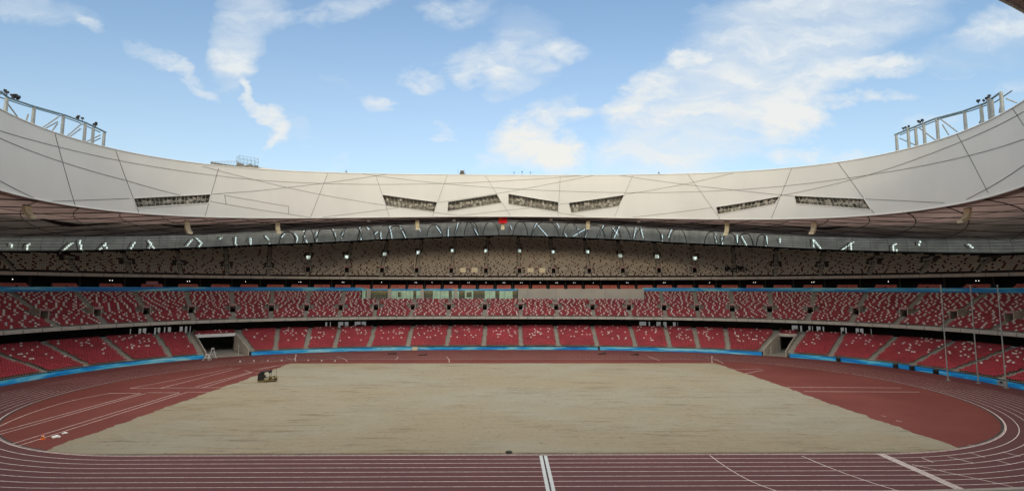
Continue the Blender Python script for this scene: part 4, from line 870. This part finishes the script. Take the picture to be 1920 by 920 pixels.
wp = sorted(D['WALLP']); pw_ = empty('concrete_screen_wall', (0, 0, 0)); tag(pw_, 'long plain beige wall in the middle ring right of the green glazed boxes', 'wall')
for a, b in zip(wp[:-1], wp[1:]): band('wall_panel', a+.03, b-.03, OB, Z0, OB, Z1+.62, 'wallpanel', pw_, thick=.3, step=1.)
band('backing', wp[0], wp[-1], OB+.2, Z0, OB+.2, Z1+.5, 'dark_inside', pw_, thick=.2)
for s_ in (BX0, BX1):
    mb = MB(); mb.add([P3(s_, OB, Z0-.2), P3(s_, 34.2, Z0-.2), P3(s_, 34.2, 18.3), P3(s_, OB, 18.3)], [(0, 1, 2, 3)]); mb.build('end_wall', 'concrete', hosp if s_ == BX1 else pw_)
band('deck', BX0, BX1, OB+.3, 17.95, 35., 18.05, 'concrete', middle, thick=.02)
# ------------------------------------------------------------------ suite balconies
ORD = 'first second third fourth fifth sixth seventh eighth ninth tenth eleventh twelfth thirteenth fourteenth fifteenth sixteenth seventeenth eighteenth nineteenth twentieth twenty-first twenty-second twenty-third twenty-fourth twenty-fifth twenty-sixth twenty-seventh twenty-eighth'.split()
ctr = sorted(D['SUITES']); ctr = extend(ctr, FAR[0]+3, FAR[1]-3, 5.4)
for k, s in enumerate(ctr):
    half = 2.05; rz = fr(s); loc = P3(s, 35.2, 18.3)
    side = 'centre' if 95 < s < 156 else ('right' if s <= 95 else 'left')
    e = empty('suite_balcony', loc, rz)
    lst = [q for q in ctr if ('centre' if 95 < q < 156 else ('right' if q <= 95 else 'left')) == side]; ordn = ORD[(lst.index(s) if side != 'right' else len(lst)-1-lst.index(s))] if side != 'centre' else ORD[len(lst)-1-lst.index(s)]
    tag(e, {'centre': ordn+' salmon suite balcony from the left above the glazed boxes and beige wall', 'right': ordn+' shaded suite balcony to the right of the beige wall', 'left': ordn+' shaded suite balcony to the left of the green glazed boxes'}[side], 'balcony', {'centre': 'suite balconies in the middle', 'right': 'suite balconies on the right', 'left': 'suite balconies on the left'}[side])
    kx = 1+35/170.
    for j in (-1, 1):
        mb = MB()
        for r in range(3): mb.box((j*1.1*kx, -.6+r*.75, .28+r*.42), (2.12*kx, .45, .12)).box((j*1.1*kx, -.38+r*.75, .50+r*.42), (2.12*kx, .08, .45))
        mb.build('seat_bench', 'salmon', e)
    MB().box((0, .1, .5), (.06, 2.1, .9)).build('divider', 'dark', e)
    mb = MB(); [mb.box((0, -.6+r*.75, .1+r*.42), (4.5*kx, .75, .2)) for r in range(3)]; mb.build('steps', 'parapet', e)
    MB().tube((-2.2*kx, -1.0, .55), (2.2*kx, -1.0, .55), .03, 4).build('rail', 'steel', e)
    pil = MB().box((2.72*kx, 1.3, 1.8), (.5, .6, 4.0)).build('pillar', 'dark_inside', e)
    if side == 'centre' or k % 2 == 0:
        mb = MB(); [mb.ball((x, 1.0, 2.45), .09, 6) for x in ((-.3, .3) if k % 3 else (random.uniform(-1.5, 1.5),))]; mb.build('downlight', 'lamp', e)
# banner hanging at the suite level on the left
s = D['BENCHBREAK'][0][0]; e = MB().box((0, 0, .55), (3.0, .06, 1.1)).build('cloth_banner', 'pink'); e.location = P3(s, 34.4, 19.5); e.rotation_euler = (0, 0, fr(s)); tag(e, 'pale pink cloth banner hanging at the suite level on the left side', 'banner')

# ------------------------------------------------------------------ things hanging from the ring
def array_(t, zt, zb):
    h = (zt-zb)*1.45+.5; n_ = tn(t); e = empty('speaker_array', (0, 0, 0)); c = RP(t, zt, 5); e.location = c; e.rotation_euler = (0, 0, math.atan2(-n_.x, n_.y))
    side = t
    # curved column of speaker boxes: hangs straight then curls inward
    mb = MB(); x_ = 0.; y_ = 0.; z_ = 0.; ang = -.05; N_ = 12; st = h/N_; mg = MB()
    for i in range(N_):
        cy, cz = y_-math.sin(ang)*st/2, z_-math.cos(ang)*st/2
        mb.box((0, cy, cz), (1.15, .62, st*1.04), 0, -ang); mg.box((0, cy+math.cos(ang)*.33, cz-math.sin(ang)*.33), (1.0, .04, st*.8), 0, -ang)
        y_ -= math.sin(ang)*st; z_ -= math.cos(ang)*st; ang += .125
    mb.build('cabinet', 'beige_box', e); mg.build('grille', 'beige_box_dark', e)
    MB().tube((-.4, 0, 0), (-.4, 0, zring(t)+.8-zt), .03).tube((.4, 0, 0), (.4, 0, zring(t)+.8-zt), .03).build('chain', 'black_metal', e); MB().box((0, 0, .08), (1.3, .5, .12)).build('flying_frame', 'black_metal', e)
    return e
alb = ['beige curved speaker array nearest the left photo edge under the roof ring', 'beige curved speaker array under the roof ring left of the leftmost roof window\'s end', 'beige upright speaker array under the plain outlined fascia panel', 'beige speaker array below the second roof window from the left', 'short beige speaker array hanging below the red flag', 'beige speaker array below the fifth roof window from the left', 'beige speaker array below the seam left of the sixth roof window', 'beige curved speaker array below the rightmost roof window', 'beige curved speaker array nearest the right photo edge under the roof ring']
for (t, zt, zb), lb in zip(D['ARRAYS'], alb): tag(array_(t, zt, zb), lb, 'speaker array', 'speaker arrays under the roof ring')
slb = ['first from the left, above the left end of the pipes', 'left of the red flag', 'right of the red flag', 'last to the right']
for (t, z), lb in zip(D['SPOTS'], ["grey spotlight box under the ring, left of the second window's speaker array", 'small grey spotlight box under the ring, left of the red flag', 'small grey spotlight box under the ring, right of the red flag', "grey tilted spotlight box under the ring, right of the fifth window's speaker array"]):
    n_ = tn(t); e = empty('spotlight', RP(t, z, 4), math.atan2(-n_.x, n_.y)); tag(e, lb, 'spotlight')
    MB().box((0, 0, 0), (1.1, .6, .7), 0, .3).build('housing', 'steel', e, bevel=.05); MB().box((0, -.34, -.08), (.9, .04, .5), 0, .3).build('lens', 'white', e); MB().tube((0, 0, .3), (0, 0, zring(t)+.6-z), .04).build('bracket', 'black_metal', e)
# flag
(ta, za), (tb, zb), (tc2, zc2) = D['FLAG']; tm = (ta+tb)/2; n_ = tn(tm); Wf = abs(ta-tb)*88; Hf = za-zc2
e = empty('flag', RP(tm, za, 3), math.atan2(-n_.x, n_.y)); tag(e, 'red flag with five yellow stars hanging below the middle of the roof ring', 'flag')
Pf = np.array([[(-Wf/2+Wf*i/16, .06*math.sin(i*.9)*(j/6), -Hf*j/6) for j in range(7)] for i in range(17)]); mb = MB(); mb.grid(Pf); fl = mb.build('cloth', 'flag_red', e, smooth=True)
def star(mb, cx, cz, r, rot):
    vs = [(cx, -.10, cz)]+[(cx+(r if i % 2 == 0 else r*.382)*math.sin(rot+i*PI/5), -.10, cz+(r if i % 2 == 0 else r*.382)*math.cos(rot+i*PI/5)) for i in range(10)]
    mb.add(vs, [(0, i+1, (i+1) % 10+1) for i in range(10)])
mb = MB(); U = Wf/30; star(mb, -Wf/2+5*U, -5*U, 3*U, 0)
for a, b in ((10, 2), (12, 4), (12, 7), (10, 9)): star(mb, -Wf/2+a*U, -b*U, 1.1*U, math.atan2(5-a, -(b-5)))
mb.build('star', 'flag_yellow', e); MB().tube((-Wf/2-.1, 0, .02), (Wf/2+.1, 0, .02), .04).build('pole', 'steel', e)
MB().tube((-Wf/3, 0, .02), (-Wf/3, 0, .7), .02).tube((Wf/3, 0, .02), (Wf/3, 0, .7), .02).build('cord', 'black_metal', e)

# ------------------------------------------------------------------ things on top of the ring
def rooftruss(rail, posts_, diags, lamps, label, lampl):
    base = RP(rail[0][0], zring(rail[0][0])+HF, 1.5); e = empty('lighting_truss', base); tag(e, label, 'steel truss')
    B_ = Vector(base)
    def sub(mb): mb.v = [tuple(Vector(v)-B_) for v in mb.v]; return mb
    sub(MB().path([RP(t, z, 1.5) for t, z in rail], .20, 6)).build('top_rail', 'rail_blue', e); sub(MB().path([RP(t, z+.15, 3.2) for t, z in rail], .12, 6)).build('rear_rail', 'rail_blue', e)
    for (t, z1), (_, z0) in posts_:
        zb_ = zring(t)+HF-.3; sub(MB().tube(RP(t, zb_, 1.5), RP(t, z1, 1.5), .30, 8, .26)).build('post', 'steel', e)
    for (a, za_), (b, zb_) in diags: sub(MB().tube(RP(a, za_, 2.2), RP(b, max(zb_, zring(b)+HF-.3), 2.0), .12, 6)).build('diagonal_brace', 'steel', e)
    for t, z in lamps:
        q = RP(t, z, 1.5); mb = MB()
        for j in range(4):
            c = q+Vector((random.uniform(-.7, .7), random.uniform(-.3, .6), random.uniform(.0, .5))); mb.box(c, (.42, .34, .36), random.random(), random.uniform(-.5, .5)).tube(c, c+Vector((0, 0, -.5)), .05, 4)
        sub(mb).build('floodlight', 'black_metal', e)
    return e
rooftruss(D['TR_L'], D['PO_L'], D['DI_L'], D['LA_L'], 'blue grey lighting truss on the roof ring at the left photo edge', '')
rooftruss(D['TR_R'], D['PO_R'], D['DI_R'], D['LA_R'], 'blue grey lighting truss on the roof ring at the right side', '')
for (t, z), lb, rr in ((D['TR_L'][-1], 'thin aerial', 1),): pass
def top(t, o=3.): return RP(t, zring(t)+HF, o)
(ta, _), (tb, _), (_, zt), (tc2, _) = D['ROOF_CAGE']; tm = (ta+tb)/2; n_ = tn(tm); rz = math.atan2(-n_.x, n_.y); c = top(tm, 2)
e = empty('roof_platform', c, rz); tag(e, 'caged maintenance platform with clutter and railings on the roof ring, upper left', 'platform'); W_ = abs(ta-tb)*80
MB().box((0, 0, .35), (W_, 3, .7)).build('base', 'truss_inner', e); mb = MB()
for x in np.linspace(-W_/2, W_/2, 6): mb.tube((x, -1.4, .7), (x, -1.4, 3.2), .04, 4).tube((x, 1.4, .7), (x, 1.4, 3.2), .04, 4)
for z in (1.2, 2.2, 3.2): mb.path([(-W_/2, -1.4, z), (W_/2, -1.4, z), (W_/2, 1.4, z), (-W_/2, 1.4, z), (-W_/2, -1.4, z)], .04, 4)
mb.build('cage', 'rail_blue', e); mb = MB()
for i in range(16): mb.box((random.uniform(-W_/2, W_/2), random.uniform(-1, 1), .7+random.random()*.5), (.5, .4, random.uniform(.4, 1.2)), random.random())
mb.build('equipment', 'truss_inner', e); mb = MB()
for i in range(9): x = -W_/2-.7*i-.4; mb.tube((x, -1, -.2), (x, -1, 1.6-i*.14), .05, 4); mb.box((x, 0, .3), (.5, 1, .4))
mb.tube((-W_/2, -1, 1.7), (-W_/2-6.4, -1, .4), .05, 4); mb.build('ramp', 'truss_inner', e)
(ta, _), (tb, _), (_, z2) = D['ROOF_SLAB']; tm = (ta+tb)/2; n_ = tn(tm); e = MB().box((0, 0, .3), (abs(ta-tb)*80, 3, .7)).build('roof_plinth', 'fascia'); e.location = top(tm, 3); e.rotation_euler = (0, 0, math.atan2(-n_.x, n_.y)); tag(e, 'long low pale plinth on the roof ring right of the caged platform', 'plinth')
(ta, _), (tb, _), (_, z2) = D['ROOF_STAIR']; tm = (ta+tb)/2; n_ = tn(tm); W_ = abs(ta-tb)*88; e = empty('roof_hatch', top(tm, 3), math.atan2(-n_.x, n_.y)); tag(e, 'small ribbed roof hatch with open side frames on top of the ring near the middle', 'roof hatch')
mb = MB(); [mb.box((0, 0, .3+.32*i), (W_*.75*(1-.1*i), 1.6, .14)) for i in range(6)]; mb.build('steps', 'truss_inner', e)
mb = MB(); mb.tube((-W_/2, 0, 0), (-W_/2+.1, 0, 2.6), .06).tube((-W_/2+.9, 0, 0), (-W_/2+.8, 0, 2.4), .05).tube((W_/2, 0, 0), (W_/2-.7, 0, 2.6), .06).tube((W_/2-.6, 0, 0), (W_/2-1.1, 0, 2.5), .05); mb.build('side_frame', 'steel', e)
(ta, _), (tb, _) = D['ROOF_BOX']; tm = (ta+tb)/2; n_ = tn(tm); W_ = abs(ta-tb)*88; e = empty('roof_unit', top(tm, 3), math.atan2(-n_.x, n_.y)); tag(e, 'flat dark roof unit lying right of the ribbed hatch', 'roof unit')
MB().box((0, 0, .3), (W_, 1.5, .5)).build('casing', 'black_metal', e, bevel=.05); MB().tube((-W_/2, 0, .3), (-W_/2-.3, 0, .9), .05).tube((-W_/2-.3, 0, .9), (-W_/2+.2, 0, 1.0), .05).build('pipe', 'steel', e)
for (t, z), lb in zip(D['RODS'], ('small green lightning rod with guy wires on the ring, left of the hatch', 'small green lightning rod with guy wires on the ring, right of the middle')):
    e = empty('lightning_rod', top(t, 2)); tag(e, lb, 'lightning rod'); MB().tube((0, 0, 0), (0, 0, .9), .22, 8, .1).tube((0, 0, .9), (0, 0, 1.7), .06, 5, .02).ball((0, 0, .95), .28).build('rod', 'rail_blue', e)
    MB().tube((0, 0, .8), (-3, 0, 0), .03, 4).tube((0, 0, .8), (3, 0, 0), .03, 4).build('guy_wire', 'steel', e)
for k, ((t, z), lb) in enumerate(zip(D['MASTS'], ('leftmost of the three thin instrument masts on the ring', 'middle thin instrument mast on the ring with a dark ball head', 'rightmost of the three thin instrument masts on the ring'))):
    e = empty('instrument_mast', top(t, 2)); tag(e, lb, 'mast'); MB().tube((0, 0, 0), (0, 0, 1.6), .05, 5).build('mast', 'black_metal', e)
    (MB().ball((0, 0, 1.6), .22) if k == 1 else MB().tube((-.05, 0, 1.6), (.35, 0, 1.2), .05).tube((0, 0, 1.3), (-.3, 0, 1.6), .04)).build('sensor', 'black_metal', e)

# ------------------------------------------------------------------ field things
GP = D['GP']
(x0, y0), (x1, y1) = GP['machine']; e = empty('sand_grader', ((x0+x1)/2, (y0+y1)/2, .05), math.atan2(y1-y0, x1-x0)); tag(e, 'black and yellow ride-on roller machine parked on the sand near its left edge', 'roller machine')
MB().box((-1.25, 0, .95), (.95, 1.1, 1.35)).box((-1.25, 0, 1.68), (.8, 1.0, .12)).build('engine_box', 'black_metal', e, bevel=.05)
MB().box((0, 0, .32), (3.4, 1.1, .14)).tube((-1.6, -.6, .3), (1.7, -.6, .3), .09).tube((-1.6, .6, .3), (1.7, .6, .3), .09).tube((-1.6, -.6, .15), (.5, -.95, .12), .08).build('chassis', 'yellow_metal', e)
MB().box((-.35, 0, 2.02), (2.0, 1.25, .16), 0, 0, -.12).box((.45, 0, 2.0), (.35, 1.2, .5), 0, 0, -.12).build('canopy', 'black_metal', e, bevel=.04)
mb = MB(); [mb.tube((x, y, .4), (x, y, 1.95), .04) for x in (-.8, .5) for y in (-.5, .5)]; mb.build('canopy_post', 'black_metal', e)
MB().box((-.25, 0, .8), (.5, .5, .12)).box((-.5, 0, 1.08), (.1, .5, .5)).build('driver_seat', 'black_metal', e)
MB().tube((.1, 0, .4), (.35, 0, 1.1), .04).build('steering_column', 'yellow_metal', e); MB().box((.55, 0, .75), (.5, .7, .55)).build('bonnet', 'yellow_metal', e, bevel=.05)
for x in (-1.25, 1.3): o_ = MB().tube((x, -.55, .33), (x, .55, .33), .33, 20).build('roller_drum', 'black_metal', e)
MB().tube((1.62, 0, .3), (1.62, 0, 3.0), .025, 5).build('aerial', 'black_metal', e); MB().box((1.5, 0, .72), (.5, .5, .3)).box((1.15, .1, 1.0), (.4, .3, .25)).build('front_weight', 'yellow_metal', e)
# tall poles at the right
for k, ((x, y), lb) in enumerate(zip(GP['poles'], ('leftmost of the three tall thin poles standing before the right boards', 'middle one of the three tall thin poles standing before the right boards', 'rightmost of the three tall thin poles, by the grey box'))):
    e = empty('tall_pole', (x, y, 0)); tag(e, lb, 'pole', 'tall poles by the right boards')
    MB().tube((0, 0, 0), (0, 0, 19.2), .12, 10, .08).build('shaft', 'steel', e); MB().tube((0, 0, 0), (0, 0, .08), .40, 12).build('base_plate', 'steel', e); MB().ball((0, 0, 19.25), .16).build('finial', 'steel', e)
# cone and bags
x, y = GP['cone'][0]; e = empty('traffic_cone', (x, y, 0)); tag(e, 'orange traffic cone on the red surface near the left corner of the sand', 'cone'); MB().box((0, 0, .03), (.45, .45, .06)).build('base', 'orange', e); MB().tube((0, 0, .06), (0, 0, .75), .17, 14, .04).build('body', 'orange', e); MB().tube((0, 0, .36), (0, 0, .48), .122, 14, .097).build('band', 'white', e)
for k, ((x, y), lb) in enumerate(zip(GP['bags'], ('larger pale plastic bag lying right of the orange cone', 'smaller pale plastic bag lying beyond the larger one'))):
    me_ = MB(); me_.ball((0, 0, .18), .5 if k == 0 else .34, 14); me_.v = [(v[0]*(1+.3*math.sin(5*v[1])), v[1]*(.8+.2*math.sin(7*v[0])), max(0, v[2]*.42+.04*math.sin(9*v[0]+6*v[1]))) for v in me_.v]
    o_ = me_.build('plastic_bag', 'white', smooth=True); o_.location = (x, y, .001); tag(o_, lb, 'bag')
for k, (x, y) in enumerate(GP['dots']):
    e = MB().box((0, 0, .12), (.28, .28, .24)).tube((0, 0, .24), (0, 0, .34), .1, 8).build('marker_block', 'white'); e.location = (x, y, 0); tag(e, 'small white marker block in the spaced row along the far left of the track', 'marker', 'white marker blocks on the far track')
for k, ((x, y), lb) in enumerate(zip(GP['pposts'], ('thin pale post at the far left corner of the sand', 'thin pale post at the far right corner of the sand'))):
    e = empty('corner_post', (x, y, 0)); tag(e, lb, 'post'); MB().tube((0, 0, 0), (0, 0, 1.6), .05, 6).build('shaft', 'white', e); MB().tube((0, 0, 0), (0, 0, .06), .2, 8).build('foot', 'white', e); MB().box((.12, 0, 1.35), (.25, .03, .2)).build('pennant', 'white', e)
for k, ((x, y), lb) in enumerate(zip(GP['mats'], ('leftmost flat dark mat on the far straight', 'second flat dark mat from the left on the far straight', 'third flat dark mat from the left on the far straight', 'rightmost flat dark mat on the far straight'))):
    e = MB().box((0, 0, .1), (2.4, .5, .2)).box((.7, .3, .14), (1.2, .3, .28), .3).build('rubber_mat', 'black_metal'); e.location = (x, y, 0); e.rotation_euler = (0, 0, random.uniform(-.3, .3)); tag(e, lb, 'mat')
x, y = GP['bag'][0]; me_ = MB(); me_.ball((0, 0, .1), .35, 12); me_.v = [(v[0]*1.2, v[1], max(0, v[2]*.5)) for v in me_.v]; o_ = me_.build('dark_bag', 'black_metal', smooth=True); o_.location = (x, y, .045); tag(o_, 'small dark bag lying at the near edge of the sand', 'bag')
for k, ((x, y), lb) in enumerate(zip(GP['stands'], ('pale tubular stand at the end of the left blue board', 'taller pale tubular stand before the left gateway'))):
    e = empty('tubular_stand', (x, y, 0), random.random()); tag(e, lb, 'stand'); h = 1.5 if k == 0 else 2.6; mb = MB()
    for a, b in ((-.9, -.5), (.9, -.5), (.9, .5), (-.9, .5)): mb.tube((a, b, 0), (a*.2, b*.2, h), .05)
    mb.build('frame', 'white', e); MB().tube((-.6, -.3, h*.4), (.6, .3, h*.4), .05).tube((-.5, .3, h*.6), (.5, -.3, h*.6), .05).build('brace', 'white', e); MB().box((0, 0, h), (.6, .4, .2)).build('head', 'white', e)
    for a in (-.5, .5): MB().tube((a, -.45, .3), (a, -.38, .3), .3, 14).build('wheel', 'steel', e)
# cable cover across the near lanes
e = empty('cable_cover', (4.2, -42.5, 0)); tag(e, 'two parallel pale cable cover strips laid across the near lanes', 'cable cover')
for k, x in enumerate((-.27, .25)):
    mb = MB(); L_ = 11.4
    mb.add([(x-.18, -L_/2, 0.008), (x-.10, -L_/2, .05), (x+.10, -L_/2, .05), (x+.18, -L_/2, 0.008), (x-.18, L_/2, 0.008), (x-.10, L_/2, .05), (x+.10, L_/2, .05), (x+.18, L_/2, 0.008)], [(0, 1, 5, 4), (1, 2, 6, 5), (2, 3, 7, 6), (0, 3, 2, 1), (4, 5, 6, 7)]); mb.build('strip', 'cable', e)
MB().box((0, 0, .015), (.1, 11.4, .01)).build('cable', 'black_metal', e)
# broadcast kit on the upper seats at the right
s = 57.9; e = empty('camera_platform', P3(s, 34.6, zup(34.1)), fr(s)); tag(e, 'dark clutter of camera equipment among the upper right seats', 'equipment'); mb = MB()
for i in range(26): mb.box((random.gauss(0, 2.6), random.uniform(-.8, 2.0), random.uniform(.4, 1.9)), (random.uniform(.3, .9), .5, random.uniform(.3, .9)), random.random())
mb.build('case', 'black_metal', e); MB().box((0, .4, .3), (6.5, 2.4, .1)).build('deck', 'black_metal', e); MB().tube((-1, 0, .3), (-1, 0, 2.6), .06).tube((1.4, .3, .3), (1.2, .3, 2.4), .06).build('tripod', 'black_metal', e)
scene.cycles.use_denoising = True; scene.cycles.max_bounces = 6; scene.cycles.diffuse_bounces = 4; scene.cycles.glossy_bounces = 2; scene.cycles.transmission_bounces = 3; scene.cycles.sample_clamp_indirect = 5
